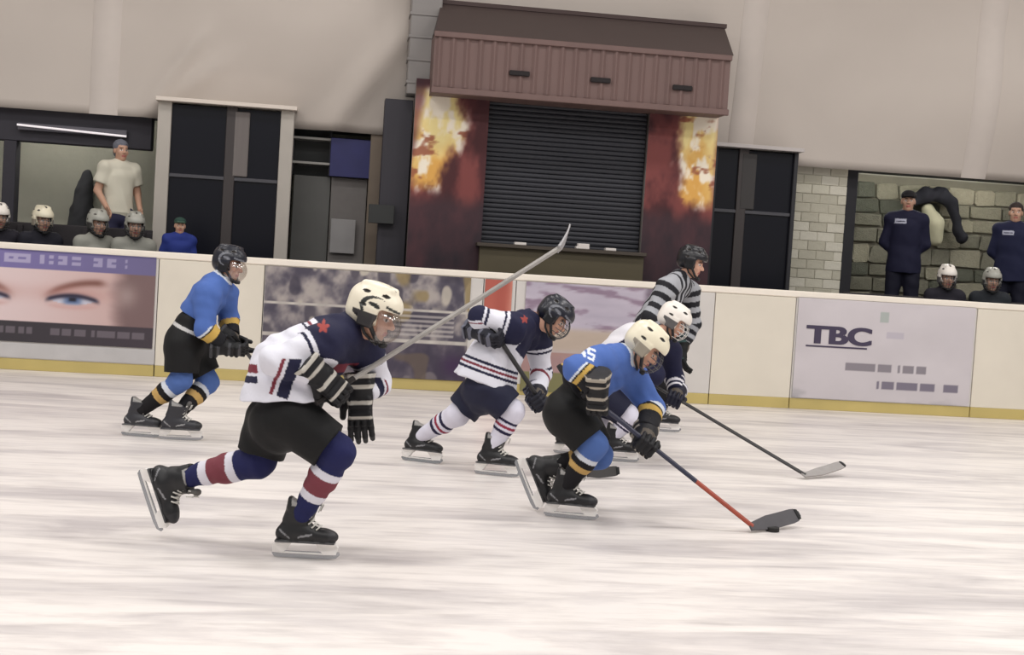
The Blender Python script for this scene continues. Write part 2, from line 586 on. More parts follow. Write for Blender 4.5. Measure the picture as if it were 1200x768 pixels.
# --- advertising on the boards
def eye_print(s, t):
    rgb = mixc((218, 198, 198), (196, 166, 162), sstep(0.2, 1, s))
    rgb = mixc(rgb, (120, 98, 98), sstep(0.76, 0.88, s + 0.06 * (fbm(s * 6, t * 6, 3) - 0.5)))
    rgb = mixc(rgb, (158, 140, 138), np.exp(-((s - 0.86) / 0.05) ** 2 - ((t - 0.56) / 0.12) ** 2) * 0.9)
    # right eye: brow, lashes, iris
    def eye(cx, cy, w, flip):
        nonlocal rgb
        x = (s - cx) / w * flip
        y = (t - cy) / (w * 1.9)
        brow = np.exp(-((y - 0.62 - 0.30 * x + 0.16 * x * x) / 0.17) ** 2) * sstep(-1.35, -0.5, x) * (1 - sstep(0.9, 1.5, x))
        rgb = mixc(rgb, (112, 72, 64), brow * 0.85)
        rgb = mixc(rgb, (180, 130, 122), np.exp(-((x) / 1.3) ** 2 - ((y - 0.2) / 0.35) ** 2) * 0.6)
        lid = np.exp(-((y - 0.13 + 0.22 * x * x) / 0.11) ** 2) * (1 - sstep(0.85, 1.15, np.abs(x)))
        white = (np.abs(y + 0.07) < 0.2 * (1 - x * x)) & (np.abs(x) < 1)
        rgb = np.where(white[..., None], (196, 196, 210), rgb)
        iris = np.exp(-((x * 1.0) / 0.36) ** 4 - ((y + 0.06) / 0.22) ** 4)
        rgb = mixc(rgb, (92, 112, 150), iris)
        rgb = mixc(rgb, (30, 30, 44), np.exp(-((x) / 0.15) ** 4 - ((y + 0.04) / 0.1) ** 4))
        rgb = mixc(rgb, (44, 40, 58), lid * 0.95)
        rgb = mixc(rgb, (196, 150, 146), np.exp(-((y + 0.42 - 0.1 * x * x) / 0.1) ** 2) * (1 - sstep(0.6, 1.2, np.abs(x))) * 0.5)
    eye(0.60, 0.50, 0.125, 1)
    eye(0.17, 0.50, 0.125, -1)
    # violet header with a row of washed-out pale letters
    head = t > 0.80
    hc = mixc((126, 116, 172), (106, 100, 138), s)
    col = np.floor(s * 46)
    r = np.random.default_rng(5).random(64)
    lt = ((t > 0.855) & (t < 0.955) & (r[(col.astype(int)) % 64] > 0.32) & (s > 0.02) & (s < 0.86))
    gap = (np.abs(s - 0.24) < 0.02) | (np.abs(s - 0.40) < 0.012) | (np.abs(s - 0.66) < 0.02)
    mid = (np.abs(t - 0.905) < 0.012) & (r[(col.astype(int) + 17) % 64] > 0.4)
    hc = mixc(hc, (186, 180, 206), (lt & ~gap & ~mid) * (0.85 - 0.35 * s))
    hc = mixc(hc, (84, 78, 120), (t > 0.985) * 0.8)
    rgb = np.where(head[..., None], hc, rgb)
    # dark footer with faint grey lines of lettering
    foot = t < 0.225
    fc = mixc((56, 54, 58), (66, 58, 66), s)
    l2 = (np.abs(t - 0.125) < 0.035) & (s > 0.08) & (s < 0.96) & (r[(np.floor(s * 70).astype(int)) % 64] > 0.25) & (np.abs(s - 0.46) > 0.04)
    fc = mixc(fc, (112, 104, 112), l2 * 0.8)
    return np.where(foot[..., None], fc, rgb)
x0, x1, z0, z1 = rect(-62, 300, 181, 404, YB - 0.014)
z1 = xz(90, 296.5, YB)[1]; z0 = xz(90, 404, YB)[1]
b = print_panel('advertising_banner', x0, x1, z0, z1, YB - 0.012, 0.008, eye_print, PRINT, 0.011)
tag(b, 'board banner printed with a pair of blue eyes under a violet header', 'banner')
x0, x1, _, _ = rect(-62, 405, 181, 425, YB - 0.014)
b = MB().box((x0, YB - 0.008, kick + 0.01), (x1, YB - 0.002, z0 - 0.012)).build('scuff_strip', grime_b)
tag(b, 'scuffed grey plastic strip below the eye banner', 'strip')

def collage_print(s, t):
    n = fbm(s * 9, t * 5, 21)
    n2 = fbm(s * 22, t * 9, 33)
    rgb = mixc((74, 70, 84), (166, 158, 154), sstep(0.35, 0.7, n * 0.6 + n2 * 0.4))
    # people-like dark and pale patches in rows of snapshots
    pat = vnoise(s * 14, t * 5 + 3, 44)
    rgb = mixc(rgb, (58, 54, 68), sstep(0.62, 0.75, pat) * 0.7)
    rgb = mixc(rgb, (192, 184, 170), sstep(0.72, 0.82, vnoise(s * 17 + 4, t * 6, 52)) * 0.8)
    rgb = mixc(rgb, (140, 122, 84), sstep(0.76, 0.85, vnoise(s * 9 + 1, t * 5 + 7, 61)) * 0.8 * (s > 0.45))
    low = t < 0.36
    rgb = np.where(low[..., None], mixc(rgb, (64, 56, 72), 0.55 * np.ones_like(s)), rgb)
    rgb = mixc(rgb, (62, 42, 74), np.exp(-((s - 0.94) / 0.06) ** 2 - ((t - 0.14) / 0.1) ** 2))
    st = (np.abs(t - 0.66) < 0.012) | (np.abs(t - 0.36) < 0.012)
    rgb = np.where(st[..., None], mixc((206, 200, 192), (160, 154, 150), n2), rgb)
    wl = (s > 0.62) & (s < 0.93) & (t > 0.40) & (t < 0.62) & ((np.floor(t * 44).astype(int) % 2) == 0)
    rgb = np.where(wl[..., None], mixc(rgb, (182, 176, 172), 0.7 * np.ones_like(s)), rgb)
    return rgb
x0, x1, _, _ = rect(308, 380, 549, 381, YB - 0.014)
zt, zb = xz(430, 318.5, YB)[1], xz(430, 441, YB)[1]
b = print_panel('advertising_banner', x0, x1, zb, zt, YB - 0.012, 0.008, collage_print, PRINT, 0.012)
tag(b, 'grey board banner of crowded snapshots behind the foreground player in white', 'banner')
x0, x1, _, _ = rect(568, 345, 600, 346, YB - 0.014)
zt, zb = xz(584, 328, YB)[1], xz(584, 452, YB)[1]
def red_print(s, t):
    rgb = mixc((160, 80, 70), (186, 104, 90), fbm(s * 3, t * 3, 5))
    return mixc(rgb, (222, 170, 150), sstep(0.8, 1.0, s) * 0.5)
b = print_panel('advertising_banner', x0, x1, zb, zt, YB - 0.012, 0.008, red_print, PRINT, 0.03)
tag(b, 'narrow red board banner under the raised stick', 'banner')
def pale_print(s, t):
    rgb = mixc((196, 188, 200), (168, 160, 176), fbm(s * 4, t * 14, 71))
    rgb = mixc(rgb, (126, 104, 124), sstep(0.56, 0.72, fbm(s * 5 + 3, t * 16, 75)) * 0.75 * (t > 0.5))
    rgb = mixc(rgb, (182, 160, 124), sstep(0.30, 0.42, t) * (1 - sstep(0.55, 0.62, t)) * 0.55)
    rgb = mixc(rgb, (150, 108, 98), (t < 0.36) * 0.7 * (1 - 0.4 * s))
    rgb = mixc(rgb, (112, 116, 70), (t < 0.18) * 0.8)
    rgb = mixc(rgb, (108, 96, 110), sstep(0.84, 0.9, s) * 0.8 * (t > 0.4))
    return rgb
x0, x1, _, _ = rect(614, 380, 775, 381, YB - 0.014)
zt, zb = xz(694, 334.5, YB)[1], xz(694, 462, YB)[1]
b = print_panel('advertising_banner', x0, x1, zb, zt, YB - 0.012, 0.008, pale_print, PRINT, 0.014)
tag(b, 'pale lilac board banner with blurred violet and ochre bands behind the dark helmet', 'banner')
def tbc_print(s, t):
    rgb = mixc((206, 200, 204), (190, 184, 188), fbm(s * 4, t * 3, 81))
    rgb = mixc(rgb, (150, 148, 152), sstep(0.52, 0.75, fbm(s * 4 + 7, t * 5, 83)) * (1 - sstep(0.1, 0.42, t)) * 0.8)
    r = np.random.default_rng(9).random(64)
    a = (np.abs(t - 0.335) < 0.034) & (s > 0.285) & (s < 0.74) & (r[np.floor(s * 64).astype(int) % 64] > 0.18)
    rgb = mixc(rgb, (124, 118, 126), a * 0.85)
    a = (np.abs(t - 0.165) < 0.036) & (s > 0.43) & (s < 0.93) & (r[(np.floor(s * 60).astype(int) + 9) % 64] > 0.18)
    rgb = mixc(rgb, (112, 106, 122), a * 0.9)
    a = (s > 0.46) & (s < 0.51) & (t > 0.80) & (t < 0.90)
    rgb = mixc(rgb, (164, 172, 168), a * 0.9)
    a = (s > 0.50) & (s < 0.60) & (np.abs(t - 0.67) < 0.03)
    rgb = mixc(rgb, (176, 170, 182), a * 0.7)
    return rgb
x0, x1, _, _ = rect(932, 410, 1140, 411, YB - 0.014)
zt, zb = xz(1036, 354.5, YB)[1], xz(1036, 471, YB)[1]
tb = empty('advertising_banner', (x0, YB - 0.012, zb), 'light grey board banner lettered TBC in dark violet', 'banner')
put(print_panel('banner_sheet', x0, x1, zb, zt, YB - 0.012, 0.008, tbc_print, PRINT, 0.014), tb)
def text(name, body, x, z, Y, size, m, parent=None, sx=1.0, bold=0.0, depth=0.002):
    cu = bpy.data.curves.new(name, 'FONT')
    cu.body = body
    cu.size = size
    cu.extrude = depth
    cu.offset = bold
    o = bpy.data.objects.new(name, cu)
    COL.objects.link(o)
    bpy.context.view_layer.update()
    me = bpy.data.meshes.new_from_object(o.evaluated_get(bpy.context.evaluated_depsgraph_get()))
    bpy.data.objects.remove(o)
    bpy.data.curves.remove(cu)
    me.name = name
    o = link(name, me, m)
    M = Matrix(((sx, 0, 0, x), (0, 0, -1, Y), (0, 1, 0, z), (0, 0, 0, 1)))
    me.transform(M)
    if parent:
        put(o, parent)
    return o
ink = mat('dark_violet_ink', (62, 54, 78), 0.6)
lx, lz = xz(944, 401, YB)
for dx_ in (0.0, 0.016):
    text('lettering', 'TBC', lx + dx_, lz, YB - 0.0145 - dx_ * 0.02, 0.262, ink, tb, sx=1.48, bold=0.0075)
ux = xz(1016, 400, YB)[0]
MB().box((lx, YB - 0.016, lz - 0.045), (ux, YB - 0.0125, lz - 0.028)).build('underline', ink, tb, world=True)

# --- fabric wall of the hall, hem above the benches, leaning in towards the ice
YT = YB + 1.85
hem = xz(600, 170, YT)[1]
nx, nz = 340, 90
xs = np.linspace(-13, 17, nx)
ts = np.linspace(0, 1, nz)
Xg, Tg = np.meshgrid(xs, ts, indexing='ij')
ang = Tg * 1.25
Rr = 9.0
Zg = hem + Rr * np.sin(ang) * 0.82
Yg = YT - Rr * (1 - np.cos(ang)) * 0.75
bul = np.sin(Tg * 9) * 0.0
Yg -= 0.10 * np.cos(Xg * 1.37 + 0.6) * np.clip(Tg * 8, 0, 1) + 0.22 * np.exp(-((Tg - 0.10) / 0.09) ** 2) * (0.6 + 0.4 * np.sin(Xg * 0.8 + 1))
Yg -= 0.10 * (fbm(Xg * 0.8 + 20, Zg * 0.6 + 20, 91) - 0.5)
def crease(u0, v0, u1, v1, amp, w):
    global Yg
    a, b_ = xz(u0, v0, YT - 0.3), xz(u1, v1, YT - 0.3)
    d = np.array(b_) - np.array(a)
    L = np.linalg.norm(d)
    d /= L
    px, pz = Xg - a[0], Zg - a[1]
    al = px * d[0] + pz * d[1]
    pe = -px * d[1] + pz * d[0]
    Yg -= amp * np.exp(-(pe / w) ** 2) * sstep(-0.2, 0.1, al) * (1 - sstep(L - 0.3, L + 0.3, al))
crease(172, 118, 236, 36, 0.10, 0.06)
crease(160, 135, 262, 70, 0.06, 0.08)
crease(385, 150, 480, 30, 0.10, 0.14)
i, j = np.meshgrid(np.arange(nx - 1), np.arange(nz - 1), indexing='ij')
q = np.stack([i * nz + j, (i + 1) * nz + j, (i + 1) * nz + j + 1, i * nz + j + 1], -1).reshape(-1, 4)
tarp_m = mat('hall_fabric', (190, 181, 173), 0.65, noise=0.05, scale=0.8, bump=0.12, bscale=2.0)
tarp = link('wall_fabric', mesh_from('wall_fabric', np.stack([Xg, Yg, Zg], -1).reshape(-1, 3), q, smooth=True), tarp_m)
sol = tarp.modifiers.new('thickness', 'SOLIDIFY')
sol.thickness = 0.012
sol.offset = 0
tag(tarp, 'pale grey fabric wall of the hall above the benches', kind='structure')
streak_m = mat('seam_light_streak', (197, 188, 181), 0.6, noise=0.04)  # paler tone paints bright streaks of light along the fabric seams
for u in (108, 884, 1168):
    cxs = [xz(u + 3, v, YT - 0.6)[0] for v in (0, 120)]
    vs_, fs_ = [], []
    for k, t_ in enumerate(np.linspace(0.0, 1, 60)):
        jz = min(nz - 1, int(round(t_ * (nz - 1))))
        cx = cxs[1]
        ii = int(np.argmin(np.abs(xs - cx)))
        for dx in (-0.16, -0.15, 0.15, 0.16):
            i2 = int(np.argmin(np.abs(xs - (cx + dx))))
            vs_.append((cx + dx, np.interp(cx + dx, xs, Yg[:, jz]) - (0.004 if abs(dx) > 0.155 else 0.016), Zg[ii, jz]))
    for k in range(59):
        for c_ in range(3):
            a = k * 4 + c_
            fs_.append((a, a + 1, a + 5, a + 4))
    o = link('seam_light_streak', mesh_from('seam_light_streak', vs_, fs_, smooth=True), streak_m)
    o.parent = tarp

# --- bench gallery behind the boards: raised floor, rear wall, soffit
YW = YB + 3.6
gal_floor = MB().box((-13, YB + 0.2, 0), (17, YW + 0.3, 0.38)).build('floor_gallery', mat('gallery_concrete', (92, 90, 86), 0.8, noise=0.15))
tag(gal_floor, 'concrete bench floor behind the boards', kind='structure')
wall_m = mat('limewashed_plaster', (172, 170, 156), 0.85, noise=0.16, scale=2.5, bump=0.5, bscale=6)
rear = MB().box((-13, YW, 0.38), (17, YW + 0.3, hem + 0.6)).build('wall_rear', wall_m)
tag(rear, 'limewashed rear wall behind the benches', kind='structure')
soff = MB().box((-13, YT - 0.02, hem + 0.12), (17, YW + 0.3, hem + 0.3)).build('ceiling', mat('gallery_soffit', (60, 60, 62), 0.9))
tag(soff, 'dark soffit above the benches', kind='structure')

# ------------------------------------------------------------------ kiosk with roller shutter and flame panels
dark_m = mat('charcoal_paint', (34, 34, 40), 0.55, noise=0.1)
glass_dark = mat('dark_glass', (11, 13, 24), 0.3, spec=0.3)
alu_m = mat('pale_aluminium', (176, 170, 162), 0.45, metal=0.15, noise=0.08, scale=5)
YK = YB + 0.95
kx0 = xz(482, 200, YK)[0]; kx1 = xz(836, 230, YK)[0]
sx0 = xz(569, 200, YK)[0]; sx1 = xz(757, 200, YK)[0]
zbase = 0.38
ztop = xz(660, 118, YK)[1] + 0.12
kiosk = empty('snack_kiosk', ((kx0 + kx1) / 2, YK, zbase), 'red-brown kiosk with closed dark roller shutter between two flame panels', 'kiosk')
def flame_print(flip, seed):
    def fn(s, t):
        s = s if not flip else 1 - s
        n = fbm(s * 4, t * 9, seed)
        n2 = fbm(s * 6 + 3, t * 12, seed + 5)
        rgb = mixc((70, 32, 36), (120, 62, 60), sstep(0.35, 0.72, n))
        rgb = mixc(rgb, (52, 28, 38), sstep(0.86, 1.0, t) * 0.7)
        edge = 0.54 + 0.10 * np.sin(t * 17 + seed) + 0.34 * (n2 - 0.5)
        lean = s - (0.55 * (t - 0.72) if not flip else 0.10 * (0.8 - t))
        fl = (1 - sstep(edge - 0.10, edge + 0.08, lean)) * sstep(0.575, 0.63, t + 0.10 * (n2 - 0.5)) * (1 - sstep(0.955, 0.985, t))
        fl = fl * (1 - 0.75 * (1 - sstep(-0.02, 0.10, lean + 0.05 * n)))
        hot = mixc((216, 164, 84), (232, 214, 150), sstep(0.66, 0.9, t + 0.4 * (n - 0.5)))
        hot = mixc(hot, (238, 228, 210), sstep(0.52, 0.66, n2))
        hot = mixc(hot, (150, 88, 64), sstep(0.62, 0.72, fbm(s * 4 + 1, t * 26, seed + 9)) * 0.9)
        rgb = mixc(rgb, hot, fl)
        low = 1 - sstep(0.52, 0.60, t + 0.05 * (n - 0.5))
        rgb = mixc(rgb, mixc((36, 30, 38), (84, 50, 56), n2), low)
        return rgb
    return fn
put(print_panel('flame_panel', kx0, sx0, zbase, ztop, YK, 0.12, flame_print(False, 101), FLAMEP, 0.013), kiosk)
put(print_panel('flame_panel', sx1, kx1, zbase, ztop, YK, 0.12, flame_print(True, 131), FLAMEP, 0.013), kiosk)
# shutter: every slat its own piece
zs0 = xz(660, 292, YK + 0.1)[1]
zs1 = xz(660, 118, YK + 0.1)[1] + 0.10
ns = 34
sh = (zs1 - zs0) / ns
slat_me = None
slat_m = mat('shutter_steel', (46, 47, 54), 0.6, metal=0.15, noise=0.10, scale=3)
shutter = MB().box((sx0, YK + 0.135, zs0), (sx1, YK + 0.16, zs1)).build('roller_shutter', dark_m, kiosk, world=True)
pr = [(0, 0.0), (-0.014, 0.15), (-0.018, 0.5), (-0.014, 0.82), (0.0, 0.97), (0.012, 0.97), (0.012, 0.0)]
w = sx1 - sx0 - 0.01
vsl = [(e, y, z * sh) for e in (0, w) for y, z in pr]
npr = len(pr)
fsl = [tuple(range(npr)), tuple(reversed(range(npr, 2 * npr)))] + [(k, k + npr, (k + 1) % npr + npr, (k + 1) % npr) for k in range(npr)]
slat_me = mesh_from('slat', vsl, fsl)
slat_me.materials.append(slat_m)
for k in range(ns):
    o = bpy.data.objects.new('slat', slat_me)
    o.location = (sx0 + 0.005 - kiosk.location.x, YK + 0.12 - kiosk.location.y, zs0 + k * sh - kiosk.location.z)
    COL.objects.link(o)
    o.parent = shutter
    o.matrix_parent_inverse = Matrix.Translation((0, 0, 0))
for o in shutter.children:
    # the shutter's own frame is offset by the kiosk; slats are given in the kiosk frame
    o.matrix_parent_inverse = shutter.matrix_parent_inverse.inverted()
# counter below
olive = mat('olive_counter', (82, 74, 54), 0.6, noise=0.2, scale=2.5, stretch=(0.6, 1, 3))
MB().box((sx0 - 0.02, YK - 0.10, zbase), (sx1 + 0.02, YK + 0.13, zs0 - 0.02)).build('counter_front', olive, kiosk, world=True)
MB().box((sx0 - 0.06, YK - 0.16, zs0 - 0.03), (sx1 + 0.04, YK + 0.12, zs0 + 0.012), 0.006).build('counter_top', mat('counter_dark', (66, 58, 50), 0.5, noise=0.1), kiosk, world=True)
# fascia with ribs and three slots, sloped roof sheet
YF = YK - 0.42
fx0 = xz(507, 90, YF)[0]; fx1 = xz(854, 105, YF)[0]
fz0 = xz(680, 121, YF)[1]; fz1 = xz(680, 84, YF)[1] + 0.02
fz1 = xz(680, 83 - 0, YF)[1]
fz1 = xz(684, 84, YF)[1]; fz1 = fz0 + (xz(684, 121 - 68, YF)[1] - fz0)
fas_m = mat('faded_red_steel', (106, 84, 80), 0.6, noise=0.16, scale=2.2, stretch=(2.2, 1, 0.4))
fascia = MB().box((fx0, YF, fz0), (fx1, YK + 0.2, fz1)).build('fascia', fas_m, kiosk, world=True)
nr = 22
for k in range(nr):
    xa = fx0 + (fx1 - fx0) * (k + 0.12) / nr
    xb = fx0 + (fx1 - fx0) * (k + 0.62) / nr
    m_ = MB()
    q0 = [(xa, YF, fz0 + 0.06), (xb, YF, fz0 + 0.06), (xb, YF, fz1 - 0.04), (xa, YF, fz1 - 0.04)]
    e = 0.03
    q1 = [(xa + e, YF - 0.022, fz0 + 0.06), (xb - e, YF - 0.022, fz0 + 0.06), (xb - e, YF - 0.022, fz1 - 0.04), (xa + e, YF - 0.022, fz1 - 0.04)]
    m_.hexa(q0, q1)
    o = m_.build('rib', fas_m)
    o.parent = fascia
MB().box((fx0 - 0.01, YF - 0.035, fz0 - 0.012), (fx1 + 0.01, YF + 0.02, fz0 + 0.055), 0.006).build('lower_rail', fas_m, kiosk, world=True)
MB().box((fx0 - 0.01, YF - 0.035, fz1 - 0.04), (fx1 + 0.01, YF + 0.02, fz1 + 0.02), 0.006).build('upper_rail', fas_m, kiosk, world=True)
slot_m = mat('slot_black', (26, 20, 22), 0.8)
for u, v in ((609, 86), (704, 94), (800, 103)):
    a, z_ = xz(u, v, YF - 0.03)
    MB().box((a - 0.11, YF - 0.036, z_ - 0.028), (a + 0.11, YF - 0.01, z_ + 0.028), 0.008).build('vent_slot', slot_m, kiosk, world=True)
roof_m = mat('brown_roof_sheet', (66, 54, 52), 0.6, noise=0.12, scale=2)
rz1 = xz(684, 18, YK + 0.25)[1]
rx1 = xz(849, 32, YK + 0.25)[0]; rx0 = xz(517, 3, YK + 0.25)[0]
m_ = MB()
m_.hexa([(fx0 - 0.0, YF - 0.03, fz1 + 0.02), (fx1 + 0.02, YF - 0.03, fz1 + 0.02), (rx1, YK + 0.25, rz1), (rx0, YK + 0.25, rz1)],
        [(fx0 - 0.0, YK + 0.9, fz1 + 0.02), (fx1 + 0.02, YK + 0.9, fz1 + 0.02), (rx1, YK + 0.9, rz1), (rx0, YK + 0.9, rz1)])
m_.build('roof', roof_m, kiosk, world=True)
MB().box((rx0 - 0.02, YK + 0.22, rz1 - 0.01), (rx1 + 0.02, YK + 0.9, rz1 + 0.035)).build('ridge_strip', mat('ridge_brown', (60, 42, 40), 0.6), kiosk, world=True)
MB().box((kx0 + 0.02, YK + 0.17, zbase), (kx1 - 0.02, YK + 0.9, ztop)).build('body', dark_m, kiosk, world=True)
# grey duct casing beside the kiosk roof
gx0, gx1 = xz(479, 60, YK + 0.2)[0], xz(515, 60, YK + 0.2)[0]
duct = MB()
zc0 = xz(497, 112, YK + 0.2)[1]
duct.box((gx0, YK + 0.13, zc0), (gx1, YK + 0.50, rz1 + 0.5), 0.01)
for k in range(6):
    zz = zc0 + 0.12 + k * 0.25
    duct.box((gx0 - 0.012, YK + 0.118, zz), (gx1 + 0.0, YK + 0.48, zz + 0.03))
o = duct.build('air_duct', mat('galvanised_grey', (132, 128, 126), 0.55, metal=0.1, noise=0.10, scale=4))
tag(o, 'grey ribbed duct casing at the left end of the kiosk roof', 'duct')
# small things on the kiosk counter
pale = mat('pale_paper', (214, 208, 204), 0.6)
for u, wd, lab in ((609, 0.13, 'lone pale paper slip on the left of the kiosk counter'), (682, 0.15, 'pale slip stack on the kiosk counter by the raised stick blade'),
                   (715, 0.12, 'pale paper slip farthest right on the kiosk counter')):
    a, z_ = xz(u, 290, YK - 0.05)
    zt_ = zs0 + 0.0121
    mb = MB().box((a - wd / 2, YK - 0.11, zt_), (a + wd / 2, YK - 0.01, zt_ + 0.03), 0.004)
    if u == 682:
        mb.box((a - wd / 2 + 0.02, YK - 0.10, zt_ + 0.03), (a + wd / 2, YK - 0.02, zt_ + 0.06), 0.004)
    tag(mb.build('paper_slip', pale), lab, 'paper', 'pale slips on the kiosk counter')

# ------------------------------------------------------------------ glazed booths
def booth(u0, u1, vt, vb, Y, label, frame_m, pw, umid, vrail, topm, deep=0.8):
    x0, x1 = xz(u0, (vt + vb) / 2, Y)[0], xz(u1, (vt + vb) / 2, Y)[0]
    um = (u0 + u1) / 2
    zt_ = xz(um, vt, Y)[1]
    e = empty('timekeeper_booth', ((x0 + x1) / 2, Y, zbase), label, 'booth')
    zm = xz(um, vrail, Y)[1]
    xm = xz(umid, vrail, Y)[0]
    for xa in (x0, x1 - pw):
        MB().box((xa, Y, zbase), (xa + pw, Y + 0.12, zt_), 0.006).build('post', frame_m, e, world=True)
    MB().box((x0 - 0.02, Y - 0.10, zt_), (x1 + 0.03, Y + deep, zt_ + 0.045), 0.005).build('roof_edge', topm, e, world=True)
    MB().box((x0 + pw, Y + 0.02, zm - 0.02), (x1 - pw, Y + 0.09, zm + 0.02), 0.004).build('transom', mat('booth_rail_grey', (70, 70, 76), 0.5), e, world=True)
    MB().box((xm - 0.06, Y + 0.015, zbase), (xm + 0.06, Y + 0.1, zt_), 0.006).build('mullion', mat('booth_mullion', (58, 52, 52), 0.5), e, world=True)
    for xa, xb in ((x0 + pw, xm - 0.06), (xm + 0.06, x1 - pw)):
        for za, zb_ in ((zbase + 0.02, zm - 0.02), (zm + 0.02, zt_ - 0.02)):
            MB().box((xa, Y + 0.045, za), (xb, Y + 0.06, zb_)).build('pane', glass_dark, e, world=True)
    MB().box((x0 + 0.02, Y + deep - 0.05, zbase), (x1 - 0.02, Y + deep, zt_)).build('rear_panel', dark_m, e, world=True)
    MB().box((x0 + 0.01, Y + 0.12, zbase), (x0 + 0.05, Y + deep, zt_)).build('side_panel', dark_m, e, world=True)
    MB().box((x1 - 0.05, Y + 0.12, zbase), (x1 - 0.01, Y + deep, zt_)).build('side_panel', dark_m, e, world=True)
    return e, x0, x1, zt_, xm, zm
Y1 = YB + 1.55
bl, bx0, bx1, bzt, bxm, bzm = booth(181, 341, 124, 300, Y1, 'dark-glazed booth framed in pale aluminium behind the player in light blue', alu_m, 0.15, 268, 209, mat('booth_roof_white', (216, 206, 196), 0.5))
# pale grey strip in the upper glass of that booth
MB().box((bxm + 0.03, Y1 + 0.012, bzm + 0.03), (bxm + 0.20, Y1 + 0.04, bzt - 0.05), 0.01).build('glass_strip', mat('strip_grey', (112, 106, 104), 0.8, noise=0.15, stretch=(12, 1, 0.3), scale=3), bl, world=True)
br, cx0, cx1, czt, cxm, czm = booth(832, 931, 175, 335, Y1, 'narrow dark booth right of the kiosk with a pale roof edge', dark_m, 0.05, 868, 249, mat('booth_roof_grey', (186, 180, 178), 0.5))
MB().box((cxm - 0.02, Y1 + 0.012, czm + 0.03), (cxm + 0.16, Y1 + 0.04, czt - 0.05), 0.01).build('glass_strip', mat('strip_dim_grey', (64, 62, 62), 0.8), br, world=True)  # dimmer grey strip in the upper glass of the narrow booth

# ------------------------------------------------------------------ left bench bay
dk = mat('bay_header_dark', (48, 46, 54), 0.7, noise=0.12)
YH = YB + 1.95
x0, x1 = xz(-60, 140, YH)[0], xz(178, 160, YH)[0]
zt_, zb_ = hem + 0.06, xz(60, 168, YH)[1]
o = MB().box((x0, YH, zb_), (x1, YH + 0.18, zt_), 0.01).build('header_beam', dk)
tag(o, 'dark header beam above the left bench bay', 'beam', kind='structure')
# fluorescent tube under the header
la, lb = on_y(20, 146, YH - 0.1), on_y(148, 160, YH - 0.1)
lamp = empty('tube_lamp', (la + lb) / 2, 'thin white tube lamp on the dark header at far left', 'lamp')
MB().tube([la, lb], 0.012, 8).build('lamp_tube', mat('dim_tube', (214, 208, 210), 0.4, emit=0.7), lamp, world=True)
MB().box((la[0], YH - 0.075, (la[2] + lb[2]) / 2 - 0.03), (lb[0], YH - 0.001, (la[2] + lb[2]) / 2 + 0.05), 0.006).build('lamp_housing', mat('lamp_housing_grey', (86, 84, 92), 0.5), lamp, world=True)
# upright at the left edge of the bay
x0, x1 = xz(3, 210, YH)[0], xz(18, 210, YH)[0]
o = MB().box((x0, YH - 0.02, zbase), (x1, YH + 0.2, zb_), 0.006).build('bay_post', dk)
tag(o, 'dark upright post of the left bench bay', 'post', kind='structure')
# unseen tube lights added under the soffit to brighten the two bench bays
def added_fill_light(u, Y, lab):
    xa = xz(u, 200, Y)[0]
    e = empty('added_fill_light', (xa, Y, hem + 0.1), lab, 'lamp', 'added fill lights under the soffit')
    MB().tube([V3(xa - 0.6, Y, hem + 0.085), V3(xa + 0.6, Y, hem + 0.085)], 0.016, 8).build('lamp_tube', mat('added_fill_tube', (226, 224, 216), 0.4, emit=80.0), e, world=True)
    MB().box((xa - 0.64, Y - 0.03, hem + 0.103), (xa + 0.64, Y + 0.03, hem + 0.12)).build('lamp_housing', MATS['lamp_housing_grey'], e, world=True)
added_fill_light(1050, YB + 2.5, 'added unseen fill light under the soffit above the capped coach')
added_fill_light(1185, YB + 2.5, 'added unseen fill light under the soffit above the bare-headed coach')
added_fill_light(60, YB + 2.7, 'added unseen fill light under the soffit behind the dark header at left')
def bench(u0, u1, Y, lab):
    x0, x1 = xz(u0, 280, Y)[0], xz(u1, 280, Y)[0]
    e = empty('team_bench', ((x0 + x1) / 2, Y, zbase), lab, 'bench')
    bm_ = mat('bench_dark_wood', (40, 36, 40), 0.6, noise=0.2)
    MB().box((x0, Y, zbase + 0.40), (x1, Y + 0.34, zbase + 0.45), 0.008).build('seat', bm_, e, world=True)
    zt_ = xz((u0 + u1) / 2, 262, Y + 0.45)[1] if u0 < 500 else zbase + 0.9
    MB().box((x0, Y + 0.42, zbase + 0.5), (x1, Y + 0.46, zt_), 0.008).build('backrest', bm_, e, world=True)
    n = 4
    for k in range(n):
        xa = x0 + (x1 - x0 - 0.06) * k / (n - 1)
        MB().box((xa, Y + 0.02, zbase), (xa + 0.06, Y + 0.40, zbase + 0.40), 0.005).build('leg', bm_, e, world=True)
        MB().box((xa, Y + 0.38, zbase), (xa + 0.06, Y + 0.42, zt_ - 0.03), 0.005).build('back_support', bm_, e, world=True)
    return e
bench(-70, 172, YB + 0.9, 'dark team bench with high back behind the eye banner')
bench(1010, 1290, YB + 0.9, 'dark team bench behind the TBC banner')

